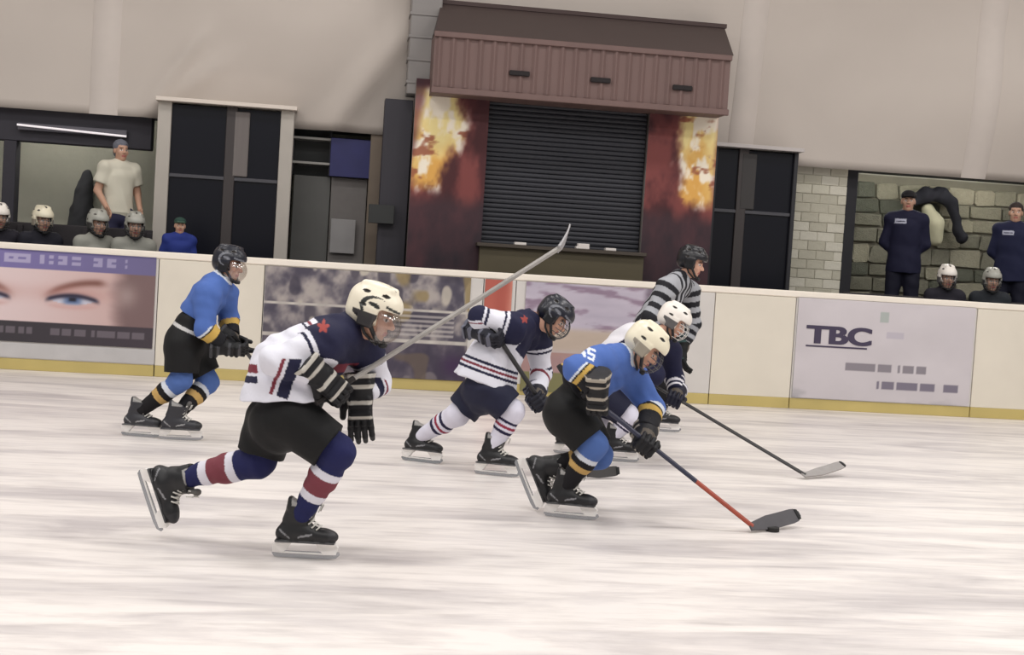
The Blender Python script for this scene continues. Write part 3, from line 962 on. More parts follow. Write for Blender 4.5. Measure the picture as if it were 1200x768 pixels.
# ------------------------------------------------------------------ strip between left booth and kiosk
YS = YB + 1.9
def slab(name, u0, v0, u1, v1, Y, th, m, label, cat, bev=0.004):
    x0, x1, z0, z1 = rect(u0, v0, u1, v1, Y)
    if v1 >= 305:
        z0 = zbase
    o = MB().box((x0, Y, z0), (x1, Y + th, z1), bev).build(name, m)
    return tag(o, label, cat)
shelf = empty('wall_shelf', on_y(362, 200, YS), 'dark shelf unit with two pale edges between the glazed booth and the blue sign', 'shelf')
x0, x1, z0, z1 = rect(342, 154, 388, 205, YS)
MB().box((x0, YS + 0.25, z0), (x1, YS + 0.28, z1 + 0.05)).build('back_panel', mat('shelf_back', (50, 52, 52), 0.7), shelf, world=True)
for v in (162, 191):
    zz = xz(365, v, YS)[1]
    MB().box((x0, YS, zz - 0.014), (x1, YS + 0.25, zz + 0.014), 0.003).build('shelf_board', mat('shelf_edge_pale', (150, 148, 144), 0.5), shelf, world=True)
MB().box((x0, YS + 0.03, z0 - 0.0), (x0 + 0.02, YS + 0.25, z1)).build('side', dark_m, shelf, world=True)
MB().box((x1 - 0.02, YS + 0.03, z0 - 0.0), (x1, YS + 0.25, z1)).build('side', dark_m, shelf, world=True)
slab('notice_sign', 387, 163, 434, 208, YS - 0.05, 0.03, mat('sign_blue', (34, 36, 92), 0.5, noise=0.2, scale=6), 'deep blue sign board beside the dark kiosk post', 'sign')
slab('cladding_sheet', 386, 209, 428, 306, YS + 0.05, 0.05, mat('panel_grey', (110, 106, 104), 0.7, noise=0.12), 'mid grey cladding sheet below the blue sign', 'cladding')
slab('paper_notice', 387, 257, 416, 297, YS - 0.01, 0.012, mat('notice_grey', (146, 144, 144), 0.7, noise=0.08), 'pale grey notice sheet on the grey panel below the blue sign', 'notice')
slab('grey_locker', 342, 206, 385, 306, YS + 0.08, 0.3, mat('locker_grey', (86, 86, 84), 0.6, noise=0.25, scale=3), 'smudged grey locker under the dark shelf', 'locker')
slab('wall_pilaster', 431, 150, 446, 306, YS - 0.1, 0.2, mat('pilaster_beige', (120, 108, 96), 0.8, noise=0.1), 'beige pilaster between the blue sign and the dark post', 'pilaster')
kp = slab('kiosk_post', 446, 116, 479, 308, YK + 0.3, 0.3, mat('post_dark_violet', (46, 44, 52), 0.6, noise=0.25, scale=3, stretch=(6, 1, 0.4)), 'tall dark post at the left side of the kiosk', 'post')
x0, x1, z0, z1 = rect(432, 240, 462, 262, YK + 0.19)
sbx = MB().box((x0, YK + 0.19, z0), (x1, YK + 0.301, z1), 0.004).build('switch_box', mat('switch_box_dark', (40, 42, 42), 0.6))
sbx.parent = kp

# ------------------------------------------------------------------ right bay: bright pillar, dark edge, rough wall
YR = YB + 2.0
x0, x1, z0, z1 = rect(927, 199, 989, 345, YR)
bpil = empty('wall_pillar', ((x0 + x1) / 2, YR, zbase), 'whitewashed brick pillar right of the narrow booth')
tag(bpil, kind='structure')
wm = [mat('whitewash_a', (196, 192, 176), 0.85, noise=0.1, scale=5, bump=0.5, bscale=18), mat('whitewash_b', (184, 180, 164), 0.85, noise=0.12, scale=5, bump=0.5, bscale=18), mat('whitewash_c', (204, 200, 186), 0.85, noise=0.08, scale=5, bump=0.5, bscale=18)]
MB().box((x0 + 0.004, YR + 0.008, zbase), (x1 - 0.004, YR + 0.3, hem + 0.1)).build('mortar_core', mat('mortar_white', (176, 172, 158), 0.9), bpil, world=True)
bh = 0.115
rows = int((hem + 0.08 - zbase) / bh)
nbx = 3
bw = (x1 - x0) / nbx
bricks = []
for k, wd in enumerate((bw, bw / 2)):
    for mi, m_ in enumerate(wm):
        me = MB().box((0.003, 0, 0.003), (wd - 0.003, 0.1, bh - 0.003), 0.004).mesh('brick')
        me.materials.append(m_)
        bricks.append(me)
for r_ in range(rows):
    xa = x0
    seq = [0, 0, 0] if r_ % 2 == 0 else [1, 0, 0, 1]
    for t_ in seq:
        o = bpy.data.objects.new('brick', bricks[t_ * 3 + random.randrange(3)])
        COL.objects.link(o)
        o.location = (xa, YR + random.uniform(-0.006, 0.004), zbase + r_ * bh)
        put(o, bpil)
        xa += bw if t_ == 0 else bw / 2
x0, x1, z0, z1 = rect(985, 206, 1001, 346, YR + 0.02)
o = MB().box((x0 + 0.0, YR + 0.02, zbase), (x1, YR + 0.35, hem + 0.08), 0.006).build('bay_post', mat('post_black', (28, 28, 34), 0.7))
tag(o, 'near-black upright between the whitewashed pillar and the right bench bay', 'post', kind='structure')
# rough stone rear wall of the right bay: proud stones on a mortar sheet
x0, x1 = xz(1000, 270, YW - 0.12)[0], xz(1480, 290, YW - 0.12)[0]
sw = empty('wall_stone', ((x0 + x1) / 2, YW - 0.12, zbase), 'rough grey-green stone wall behind the coaches')
tag(sw, kind='structure')
MB().box((x0, YW - 0.05, zbase), (x1, YW - 0.005, hem + 0.1)).build('mortar_sheet', mat('stone_mortar', (126, 122, 108), 0.9, noise=0.15), sw, world=True)
stone_m = [mat('stone_a', (120, 118, 104), 0.9, noise=0.22, scale=6, bump=0.6, bscale=14), mat('stone_b', (150, 146, 128), 0.9, noise=0.2, scale=6, bump=0.6, bscale=14),
           mat('stone_c', (96, 98, 86), 0.9, noise=0.25, scale=6, bump=0.6, bscale=14), mat('stone_d', (168, 162, 142), 0.9, noise=0.18, scale=6, bump=0.6, bscale=14)]
smesh = []
for k in range(8):
    b_ = bmesh.new()
    bmesh.ops.create_cube(b_, size=1)
    bmesh.ops.bevel(b_, geom=b_.edges[:], offset=0.10, segments=1, affect='EDGES')
    for v in b_.verts:
        v.co.x += random.uniform(-0.05, 0.05); v.co.z += random.uniform(-0.06, 0.06); v.co.y += random.uniform(-0.1, 0.1)
    me = bpy.data.meshes.new('stone')
    b_.to_mesh(me)
    b_.free()
    me.materials.append(stone_m[k % 4])
    smesh.append(me)
z_ = zbase + 0.02
while z_ < hem:
    hgt = random.uniform(0.16, 0.26)
    xa = x0
    while xa < x1 - 0.1:
        wd = min(random.uniform(0.25, 0.5), x1 - xa)
        hi_ = (z_ - zbase) / (hem - zbase)
        dark = (xa - x0) < 0.75 and random.random() < 0.7
        k = random.choice([0, 2, 4, 6, 2, 6]) if dark else random.choice([0, 1, 3, 5, 7, 4] if hi_ > 0.55 else [0, 1, 2, 4, 5, 6])
        o = bpy.data.objects.new('stone', smesh[k])
        COL.objects.link(o)
        o.location = (xa + wd / 2, YW - 0.055, z_ + hgt / 2)
        o.scale = (wd - 0.02, 0.10, hgt - 0.02)
        put(o, sw)
        xa += wd
    z_ += hgt
# dark coat arched over a pale towel, hung on the wall between the coaches
coat = empty('hung_coat', on_y(1100, 260, YW - 0.2), 'dark coat hung in an arch around a pale towel on the stone wall', 'coat')
ho = [on_y(u, v, YW - 0.30) for u, v in ((1070, 236), (1084, 229), (1102, 228), (1115, 238), (1120, 256), (1123, 272), (1127, 278))]
put(link('coat_body', sdf_mesh([cone(ho[k], ho[k + 1], 0.075 + 0.03 * math.sin(k), 0.085 + 0.02 * math.cos(k), 0.04) for k in range(len(ho) - 1)], 0.022, name='coat_body', warp=folds(0.008, 30, (1, 0, 0.3), 3)), mat('coat_black', (26, 26, 36), 0.85)), coat)
hp = [on_y(u, v, YW - 0.26) for u, v in ((1087, 246), (1094, 262), (1096, 280))]
put(link('towel', sdf_mesh([cone(hp[0], hp[1], 0.085, 0.13, 0.04), cone(hp[1], hp[2], 0.13, 0.10, 0.04)], 0.02, name='towel', warp=folds(0.008, 40, (1, 0, 0.1), 5)), mat('towel_cream', (188, 184, 158), 0.9)), coat)
MB().tube([ho[2] + V3(0, -0.02, 0.06), ho[2] + V3(0, 0.16, 0.1)], 0.012, 6).build('coat_hook', alu_m, coat, world=True)

# dark coat on the rear wall of the left bay
hc_ = empty('hung_coat', on_y(97, 232, YW - 0.15), 'dark grey coat hanging on the rear wall beside the man in the white shirt', 'coat')
hq = [on_y(u, v, YW - 0.13) for u, v in ((102, 206), (99, 224), (96, 248), (95, 268))]
put(link('coat_body', sdf_mesh([cone(hq[k], hq[k + 1], 0.07 + 0.035 * k, 0.105 + 0.03 * k, 0.04) for k in range(3)], 0.02, [rbox((hq[0][0], YW + 0.5, hq[0][2]), (3, 0.5, 3), 0)], warp=folds(0.010, 40, (1, 0, 0.1), 7), name='coat_body'), mat('coat_grey', (62, 62, 66), 0.9)), hc_)
MB().tube([hq[0] + V3(0, 0.0, 0.05), hq[0] + V3(0, 0.13, 0.08)], 0.01, 6).build('coat_hook', alu_m, hc_, world=True)

# ------------------------------------------------------------------ gear shared by the players
def Lp(M, o, s):
    return lambda *p: o + s * (M @ V3(*p))
def head_prims(M, o, s):
    P = Lp(M, o, s)
    E = lambda c, r, k=0.02: ell(P(*c), V3(*r) * s, M, k * s)
    return [E((0, -0.012, 0.03), (0.073, 0.092, 0.086)), E((0, 0.028, -0.045), (0.056, 0.058, 0.068), 0.03),
            E((0, 0.055, -0.098), (0.026, 0.024, 0.02), 0.02), E((0, 0.078, 0.022), (0.05, 0.016, 0.012), 0.015),
            cone(P(0, 0.082, 0.006), P(0, 0.105, -0.028), 0.010 * s, 0.015 * s, 0.012), E((0.013, 0.092, -0.033), (0.009, 0.010, 0.008), 0.008), E((-0.013, 0.092, -0.033), (0.009, 0.010, 0.008), 0.008),
            E((0, 0.083, -0.061), (0.024, 0.010, 0.006), 0.006), E((0, 0.080, -0.073), (0.020, 0.010, 0.007), 0.006),
            E((0.04, 0.062, -0.03), (0.022, 0.018, 0.02), 0.02), E((-0.04, 0.062, -0.03), (0.022, 0.018, 0.02), 0.02),
            E((0.075, -0.012, -0.012), (0.010, 0.022, 0.032), 0.008), E((-0.075, -0.012, -0.012), (0.010, 0.022, 0.032), 0.008)]
def head_cuts(M, o, s):
    P = Lp(M, o, s)
    return [ell(P(x, 0.094, 0.0), V3(0.017, 0.014, 0.010) * s, M, 0) for x in (-0.03, 0.03)]
def head_col(P, M, o, s, col, skin, hair=None):
    q = ((P - o) / s) @ M
    n = np.linalg.norm(q / V3(0.1, 0.125, 0.14), axis=1)
    hd = n < 1.05
    col[hd] = lin(skin)
    lips = hd & (np.abs(q[:, 0]) < 0.024) & (np.abs(q[:, 2] + 0.067) < 0.011) & (q[:, 1] > 0.07)
    col[lips] = lin((168, 98, 92))
    for x in (-0.03, 0.03):
        e = np.hypot((q[:, 0] - x) / 0.016, (q[:, 2]) / 0.009)
        col[hd & (e < 1) & (q[:, 1] > 0.06)] = lin((222, 214, 208))
        e2 = np.hypot(q[:, 0] - x, q[:, 2])
        col[hd & (e2 < 0.0075) & (q[:, 1] > 0.06)] = lin((44, 34, 32))
        br = hd & (np.abs(q[:, 0] - x) < 0.02) & (np.abs(q[:, 2] - 0.024) < 0.005) & (q[:, 1] > 0.06)
        col[br] = lin((70, 50, 42))
    if hair is not None:
        h = hd & ((q[:, 2] > 0.055) | ((q[:, 1] < -0.02) & (q[:, 2] > -0.05)))
        col[h] = lin(hair)
    return col

def frame_from(fwd, up):
    y = N(fwd)
    z = np.asarray(up, float)
    z = N(z - (z @ y) * y)
    x = np.cross(y, z)
    return np.stack([x, y, z], 1)
def place(me, name, M, o, s, parent, m=None):
    ob = link(name, me, m)
    mw = Matrix(((M[0, 0] * s, M[0, 1] * s, M[0, 2] * s, o[0]), (M[1, 0] * s, M[1, 1] * s, M[1, 2] * s, o[1]), (M[2, 0] * s, M[2, 1] * s, M[2, 2] * s, o[2]), (0, 0, 0, 1)))
    p = parent
    off = Vector((0, 0, 0))
    base = parent
    while base.parent is not None:
        base = base.parent
    ob.parent = parent
    # bring the world placement into the parent's frame
    pw = PARW.get(parent.name, Matrix.Translation(base.location) if parent is base else None)
    if pw is None:
        pw = Matrix.Translation(base.location)
    ob.matrix_local = pw.inverted() @ mw
    PARW[ob.name] = mw
    return ob
PARW = {}
PX, PY, PZ = V3(1, 0, 0), V3(0, 1, 0), V3(0, 0, 1)
I3 = np.eye(3)
O3 = np.zeros(3)

# helmet ---------------------------------------------------------------
def helmet_mesh(main, dark, swoosh, name, h=0.0048):
    pr = [ell((0, -0.012, 0.036), (0.104, 0.130, 0.110), k=0.02), ell((0, 0.062, 0.062), (0.080, 0.062, 0.056), k=0.03),
          ell((0, -0.075, -0.005), (0.078, 0.062, 0.062), k=0.03),
          rbox((0.092, -0.01, -0.012), (0.012, 0.040, 0.050), 0.01, k=0.015), rbox((-0.092, -0.01, -0.012), (0.012, 0.040, 0.050), 0.01, k=0.015),
          ell((0, -0.02, 0.075), (0.085, 0.118, 0.080), k=0.03),
          cone((0.040, 0.06, 0.138), (0.040, -0.08, 0.138), 0.010, 0.010, 0.03), cone((-0.040, 0.06, 0.138), (-0.040, -0.08, 0.138), 0.010, 0.010, 0.03)]
    cuts = [ell((0, -0.012, 0.030), (0.086, 0.110, 0.094)), rbox((0, 0.16, -0.085), (0.2, 0.122, 0.125), 0.02), rbox((0, 0.0, -0.16), (0.2, 0.3, 0.098), 0.01),
            rbox((0, 0.03, 0.163), (0.010, 0.04, 0.014), 0.006), rbox((0, -0.06, 0.160), (0.010, 0.03, 0.014), 0.006)]
    for s_ in (-1, 1):
        cuts += [ell((s_ * 0.078, 0.050, 0.106), (0.016, 0.020, 0.007)), ell((s_ * 0.086, -0.05, 0.105), (0.014, 0.018, 0.007)), ell((s_ * 0.106, -0.045, 0.04), (0.012, 0.018, 0.008))]
    def cf(P):
        c = paint(len(P), main)
        ear = (np.abs(P[:, 0]) > 0.085) & (P[:, 2] < 0.012)
        c[ear] = lin(dark)
        inner = np.linalg.norm((P - V3(0, -0.012, 0.030)) / V3(0.0885, 0.1125, 0.0965), axis=1) < 1
        c[inner] = lin((30, 30, 32))
        vent = (np.abs(P[:, 0]) < 0.0105) & (P[:, 2] > 0.13) & (P[:, 2] < 0.151) & (((np.abs(P[:, 1] - 0.03) < 0.041)) | (np.abs(P[:, 1] + 0.06) < 0.031))
        c[vent] = lin((40, 38, 38))
        for s_ in (-1, 1):
            for cc in ((0.078, 0.050, 0.106), (0.086, -0.05, 0.105), (0.106, -0.045, 0.04)):
                d = np.linalg.norm((P - V3(s_ * cc[0], cc[1], cc[2])) / V3(0.03, 0.021, 0.0085), axis=1)
                c[d < 1] = lin((46, 42, 40))
        if swoosh:
            y, z = P[:, 1] - 0.020, P[:, 2] - 0.040
            r = np.hypot(y / 1.35, z)
            a = np.degrees(np.arctan2(z, y)) % 360
            th = 0.0085 * np.clip(1 - np.abs((a - 160) / 105), 0.0, 1) + 0.001
            arc = (np.abs(r - 0.050) < th) & (a > 55) & (a < 262) & (np.abs(P[:, 0]) > 0.04)
            c[arc] = lin(swoosh)
            lens = (np.hypot((y + 0.008) / 0.030, (z - 0.012 + 0.2 * (y + 0.008)) / 0.011) < 1) & (np.abs(P[:, 0]) > 0.04)
            c[lens] = lin(swoosh)
            br = (np.abs(y - 0.075) < 0.030) & (np.abs(z - 0.014 + 0.25 * (y - 0.075)) < 0.0065) & (np.abs(P[:, 0]) > 0.02)
            c[br] = lin(swoosh)
        return c
    return sdf_mesh(pr, h, cuts, name=name, colfn=cf)
HELM = vmat('helmet_plastic', 0.3, spec=0.5)
helm = {'cream_logo': helmet_mesh((232, 224, 204), (44, 42, 44), (44, 46, 44), 'helmet'), 'cream': helmet_mesh((230, 222, 198), (150, 142, 128), None, 'helmet'),
        'navy': helmet_mesh((24, 26, 38), (14, 14, 20), (110, 112, 120), 'helmet'), 'black': helmet_mesh((20, 20, 26), (12, 12, 16), None, 'helmet')}
helm['white'] = helmet_mesh((236, 230, 222), (90, 88, 88), None, 'helmet')
helm['grey'] = helmet_mesh((164, 164, 156), (60, 60, 60), None, 'helmet', 0.009)
# face cage, clear shield, strap ---------------------------------------
def cage_pt(x, z):
    c, r = V3(0, 0.0, -0.035), V3(0.105, 0.150, 0.115)
    q = max(0.0, 1 - (x / r[0]) ** 2 - ((z - c[2]) / r[2]) ** 2)
    return V3(x, c[1] + r[1] * math.sqrt(q), z)
def cage_mesh():
    m = MB()
    for x in (-0.072, -0.045, -0.018, 0.018, 0.045, 0.072):
        m.tube([cage_pt(x, z) for z in np.linspace(0.045 - abs(x) * 0.2, -0.125 + abs(x) * 0.5, 9)], 0.0026, 5)
    for z in (0.042, 0.012, -0.018, -0.048, -0.078, -0.106):
        w = 0.095 * math.sqrt(max(0.05, 1 - ((z + 0.035) / 0.115) ** 2))
        m.tube([cage_pt(x, z) for x in np.linspace(-w, w, 13)], 0.0026, 5)
    return m.mesh('face_cage', True)
cage_me = cage_mesh()
def shield_mesh():
    v, f = [], []
    nz_, nx_ = 14, 22
    for i in range(nz_):
        z = 0.05 - 0.172 * i / (nz_ - 1)
        w = 0.098 * math.sqrt(max(0.12, 1 - ((z + 0.03) / 0.122) ** 2))
        for j in range(nx_):
            v.append(cage_pt(-w + 2 * w * j / (nx_ - 1), z))
    n = len(v)
    v += [p * 0.975 + V3(0, 0, -0.035) * 0.025 for p in v]
    for i in range(nz_ - 1):
        for j in range(nx_ - 1):
            a = i * nx_ + j
            f.append((a, a + 1, a + nx_ + 1, a + nx_))
            f.append((n + a, n + a + nx_, n + a + nx_ + 1, n + a + 1))
    for j in range(nx_ - 1):
        f.append((j + 1, j, n + j, n + j + 1)); a = (nz_ - 1) * nx_ + j; f.append((a, a + 1, n + a + 1, n + a))
    for i in range(nz_ - 1):
        a = i * nx_; f.append((a, a + nx_, n + a + nx_, n + a)); a += nx_ - 1; f.append((a + nx_, a, n + a, n + a + nx_))
    return mesh_from('face_shield', v, f, smooth=True)
shield_me = shield_mesh()
sm = bpy.data.materials.new('clear_shield')
sm.use_nodes = True
nt = sm.node_tree
nt.nodes.remove(nt.nodes['Principled BSDF'])
tr = nt.nodes.new('ShaderNodeBsdfTransparent'); tr.inputs[0].default_value = (0.90, 0.88, 0.87, 1)
gl = nt.nodes.new('ShaderNodeBsdfGlossy'); gl.inputs['Roughness'].default_value = 0.12
mxs = nt.nodes.new('ShaderNodeMixShader'); mxs.inputs[0].default_value = 0.10
nt.links.new(tr.outputs[0], mxs.inputs[1]); nt.links.new(gl.outputs[0], mxs.inputs[2])
nt.links.new(mxs.outputs[0], nt.nodes['Material Output'].inputs[0])
def strap_mesh():
    m = MB()
    for s_ in (-1, 1):
        m.tube([V3(s_ * 0.094, 0.0, -0.01), V3(s_ * 0.085, 0.03, -0.06), V3(s_ * 0.055, 0.06, -0.105), V3(s_ * 0.02, 0.085, -0.122)], [0.011, 0.012, 0.011, 0.010], 6)
        m.tube([V3(s_ * 0.092, -0.03, -0.04), V3(s_ * 0.078, 0.0, -0.09), V3(s_ * 0.04, 0.04, -0.12), V3(s_ * 0.0, 0.055, -0.132)], 0.008, 6)
    m.box((-0.03, 0.07, -0.138), (0.03, 0.105, -0.108), 0.008)
    return m.mesh('chin_strap', True)
strap_me = strap_mesh()
wire_m = mat('cage_wire', (96, 96, 98), 0.35, metal=0.6)
wire_w = mat('cage_wire_white', (214, 212, 208), 0.4)
strap_m = mat('strap_black', (28, 28, 30), 0.6)

# glove ---------------------------------------------------------------
def glove_mesh(grip, base, stripe, name, h=0.005):
    pr = [rbox((0, 0.05, 0.008), (0.046, 0.050, 0.026), 0.02, k=0.012), cone((0, 0.01, 0.0), (0, -0.03, 0), 0.044, 0.050, 0.02), cone((0, -0.03, 0), (0, -0.080, 0.002), 0.050, 0.064, 0.02, flat=True)]
    for i in range(4):
        x = -0.036 + 0.024 * i
        l = (0.92, 1.02, 1.05, 0.95)[i]
        if grip:
            ch = [(x, 0.092, 0.012), (x, 0.092 + 0.034 * l, -0.004), (x, 0.092 + 0.026 * l, -0.044 * l), (x, 0.080, -0.062 * l)]
        else:
            ch = [(x, 0.092, 0.010), (x * 1.08, 0.092 + 0.040 * l, 0.002), (x * 1.12, 0.092 + 0.070 * l, -0.014), (x * 1.12, 0.092 + 0.088 * l, -0.036)]
        for k in range(3):
            pr.append(cone(ch[k], ch[k + 1], 0.0125 - 0.0008 * k, 0.0118 - 0.0008 * k, 0.004))
        pr.append(rbox((x, 0.108, 0.014), (0.0095, 0.014, 0.012), 0.006, k=0.004))
    th = [(0.04, 0.02, -0.006), (0.058, 0.052, -0.024), (0.048, 0.082, -0.046)] if grip else [(0.04, 0.02, -0.006), (0.066, 0.052, -0.018), (0.070, 0.088, -0.028)]
    pr += [cone(th[0], th[1], 0.017, 0.0145, 0.008), cone(th[1], th[2], 0.0145, 0.0125, 0.006)]
    for k in range(3):       # padded rolls across the back of the hand and the cuff
        pr.append(rbox((0, 0.018 + 0.028 * k, 0.032), (0.042, 0.011, 0.012), 0.009, k=0.006))
    for k in range(2):
        pr.append(rbox((0, -0.042 - 0.026 * k, 0.050 + 0.006 * k), (0.046, 0.011, 0.012), 0.009, k=0.006))
    def cf(P):
        c = paint(len(P), base)
        y, z = P[:, 1], P[:, 2]
        for k in (0, 2):
            c[(np.abs(y - 0.032 - 0.028 * k) < 0.007) & (z > 0.014)] = lin(stripe)
        c[(np.abs(y + 0.030) < 0.008) & (z > -0.02)] = lin(stripe)
        c[(np.abs(y + 0.070) < 0.008)] = lin(stripe)
        palm = (z < -0.006) & (y > 0.0) & (y < 0.085) & (np.abs(P[:, 0]) < 0.036)
        c[palm] = lin((84, 76, 68))
        return c
    return sdf_mesh(pr, h, name=name, colfn=cf)
GLOVE = vmat('glove_leather', 0.6)
glove = {}
for nm, bs, st in (('bw', (18, 18, 22), (186, 182, 174)), ('bg', (22, 22, 26), (164, 156, 144)), ('nw', (20, 22, 40), (206, 206, 212)), ('bk', (16, 18, 20), (60, 84, 84)), ('kk', (17, 17, 20), (64, 64, 68)), ('nk', (20, 21, 34), (104, 106, 120))):
    glove[nm] = (glove_mesh(True, bs, st, 'glove'), glove_mesh(False, bs, st, 'glove'))

# skate ---------------------------------------------------------------
def boot_mesh(colr, acc):
    pr = [loft([(0, 0.030, 0.088), (0, 0.013, 0.045), (0, -0.002, 0.0), (0, 0.006, -0.035)], (1, 0, 0), (0.056, 0.050, 0.043, 0.043), (0.068, 0.064, 0.064, 0.066), 0.02, flat0=True),
          ell((0, -0.044, -0.050), (0.038, 0.048, 0.042), k=0.02), cone((0, 0.005, -0.042), (0, 0.12, -0.056), 0.047, 0.036, 0.025), ell((0, 0.138, -0.056), (0.041, 0.055, 0.034), k=0.02),
          rbox((0, -0.030, 0.090), (0.030, 0.009, 0.024), 0.007, k=0.02), rbox((0, 0.045, -0.082), (0.040, 0.135, 0.006), 0.004, k=0.004)]
    cuts = [rbox((0, 0.05, -0.146), (0.2, 0.4, 0.060), 0.0)]
    def cf(P):
        c = paint(len(P), colr)
        y, z = P[:, 1], P[:, 2]
        side = np.abs(P[:, 0]) > 0.026
        c[side & (np.abs(z + 0.050 - 0.22 * (y - 0.05)) < 0.005) & (y > 0.015) & (y < 0.075)] = lin(acc)
        c[side & (np.abs(z + 0.045 + 0.7 * (y + 0.05)) < 0.004) & (y < -0.02)] = lin(acc)
        c[(y > 0.150) & (z > -0.07)] = lin((34, 34, 38))
        c[(z > 0.080) & (y > -0.022)] = lin((150, 148, 146))
        c[z < -0.078] = lin((70, 70, 72))
        return c
    return sdf_mesh(pr, 0.0052, cuts, name='skate', colfn=cf)
BOOT = vmat('skate_leather', 0.45, spec=0.5)
boot = {'bk': boot_mesh((16, 16, 20), (132, 132, 136)), 'gr': boot_mesh((44, 44, 50), (150, 150, 152))}
def holder_mesh():
    m = MB()
    def solid(prof, w0, w1):
        n = len(prof)
        v = [(-(w0 if z > -0.1 else w1), y, z) for y, z in prof] + [((w0 if z > -0.1 else w1), y, z) for y, z in prof]
        m.add(v, [tuple(reversed(range(n))), tuple(range(n, 2 * n))] + [(k, (k + 1) % n, (k + 1) % n + n, k + n) for k in range(n)])
    solid([(-0.086, -0.086), (-0.096, -0.098), (-0.100, -0.136), (-0.058, -0.138), (-0.040, -0.124), (-0.026, -0.104), (-0.012, -0.086)], 0.030, 0.010)
    solid([(0.094, -0.086), (0.104, -0.104), (0.116, -0.124), (0.132, -0.138), (0.186, -0.136), (0.196, -0.104), (0.180, -0.086)], 0.032, 0.010)
    m.box((-0.008, -0.07, -0.140), (0.008, 0.14, -0.131), 0.003)
    return m.mesh('blade_holder')
holder_me = holder_mesh()
def blade_mesh():
    prof = [(-0.098, -0.130), (-0.104, -0.142), (-0.092, -0.157)] + [(y, -0.160 + 0.0006 * abs(y - 0.05) / 0.05) for y in np.linspace(-0.06, 0.15, 8)] + [(0.186, -0.153), (0.204, -0.136), (0.200, -0.124)]
    n = len(prof)
    v = [(-0.0025, y, z) for y, z in prof] + [(0.0025, y, z) for y, z in prof]
    return mesh_from('blade', v, [tuple(reversed(range(n))), tuple(range(n, 2 * n))] + [(k, (k + 1) % n, (k + 1) % n + n, k + n) for k in range(n)])
blade_me = blade_mesh()
def lace_mesh():
    m = MB()
    ys = [(0.090, 0.080), (0.079, 0.054), (0.070, 0.028), (0.070, 0.004), (0.085, -0.012), (0.106, -0.020)]
    for k, (y, z) in enumerate(ys):
        m.tube([V3(-0.034, y - 0.012, z - 0.002), V3(0, y + 0.010, z + 0.014), V3(0.034, y - 0.012, z - 0.002)], 0.004, 5)
        if k:
            a = ys[k - 1]
            m.tube([V3(-0.03, a[0] - 0.004, a[1] + 0.004), V3(0.0, (a[0] + y) / 2 + 0.010, (a[1] + z) / 2 + 0.012), V3(0.03, y - 0.004, z + 0.004)], 0.0034, 5)
    m.tube([V3(0.0, 0.104, 0.084), V3(0.03, 0.114, 0.088), V3(0.038, 0.100, 0.058)], 0.003, 5)
    m.tube([V3(0.0, 0.104, 0.084), V3(-0.03, 0.116, 0.085), V3(-0.036, 0.102, 0.052)], 0.003, 5)
    return m.mesh('laces', True)
lace_me = lace_mesh()
def tongue_mesh():
    return sdf_mesh([loft([(0, 0.094, 0.102), (0, 0.080, 0.07), (0, 0.064, 0.02)], (1, 0, 0), (0.026, 0.03, 0.026), (0.012, 0.012, 0.012), 0.01), ell((0, 0.098, 0.100), (0.026, 0.016, 0.014), k=0.01)], 0.007, name='tongue')
tongue_me = tongue_mesh()
hold_m = mat('holder_white_plastic', (236, 233, 230), 0.35)
blade_m = mat('skate_steel', (172, 174, 178), 0.25, metal=0.8)
lace_m = mat('lace_white', (206, 204, 198), 0.8)
tong_m = mat('tongue_felt', (92, 90, 88), 0.8)
for me, m_ in ((holder_me, hold_m), (blade_me, blade_m), (lace_me, lace_m), (tongue_me, tong_m), (strap_me, strap_m), (shield_me, sm)):
    me.materials.append(m_)
cage_b = cage_me.copy(); cage_b.materials.append(wire_m)
cage_w = cage_me.copy(); cage_w.materials.append(wire_w)

def put_skate(parent, M, o, s, kind):
    b_ = place(boot[kind], 'skate', M, o, s, parent, BOOT)
    for nm, me in (('blade_holder', holder_me), ('blade', blade_me), ('laces', lace_me), ('tongue', tongue_me)):
        c_ = link(nm, me, None, b_)
    return b_
def put_helmet(parent, M, o, s, kind, face):
    b_ = place(helm[kind], 'helmet', M, o, s, parent, HELM)
    link('chin_strap', strap_me, None, b_)
    if face == 'shield':
        link('face_shield', shield_me, None, b_)
    elif face == 'cage':
        link('face_cage', cage_b, None, b_)
    elif face == 'cage_white':
        link('face_cage', cage_w, None, b_)
    return b_

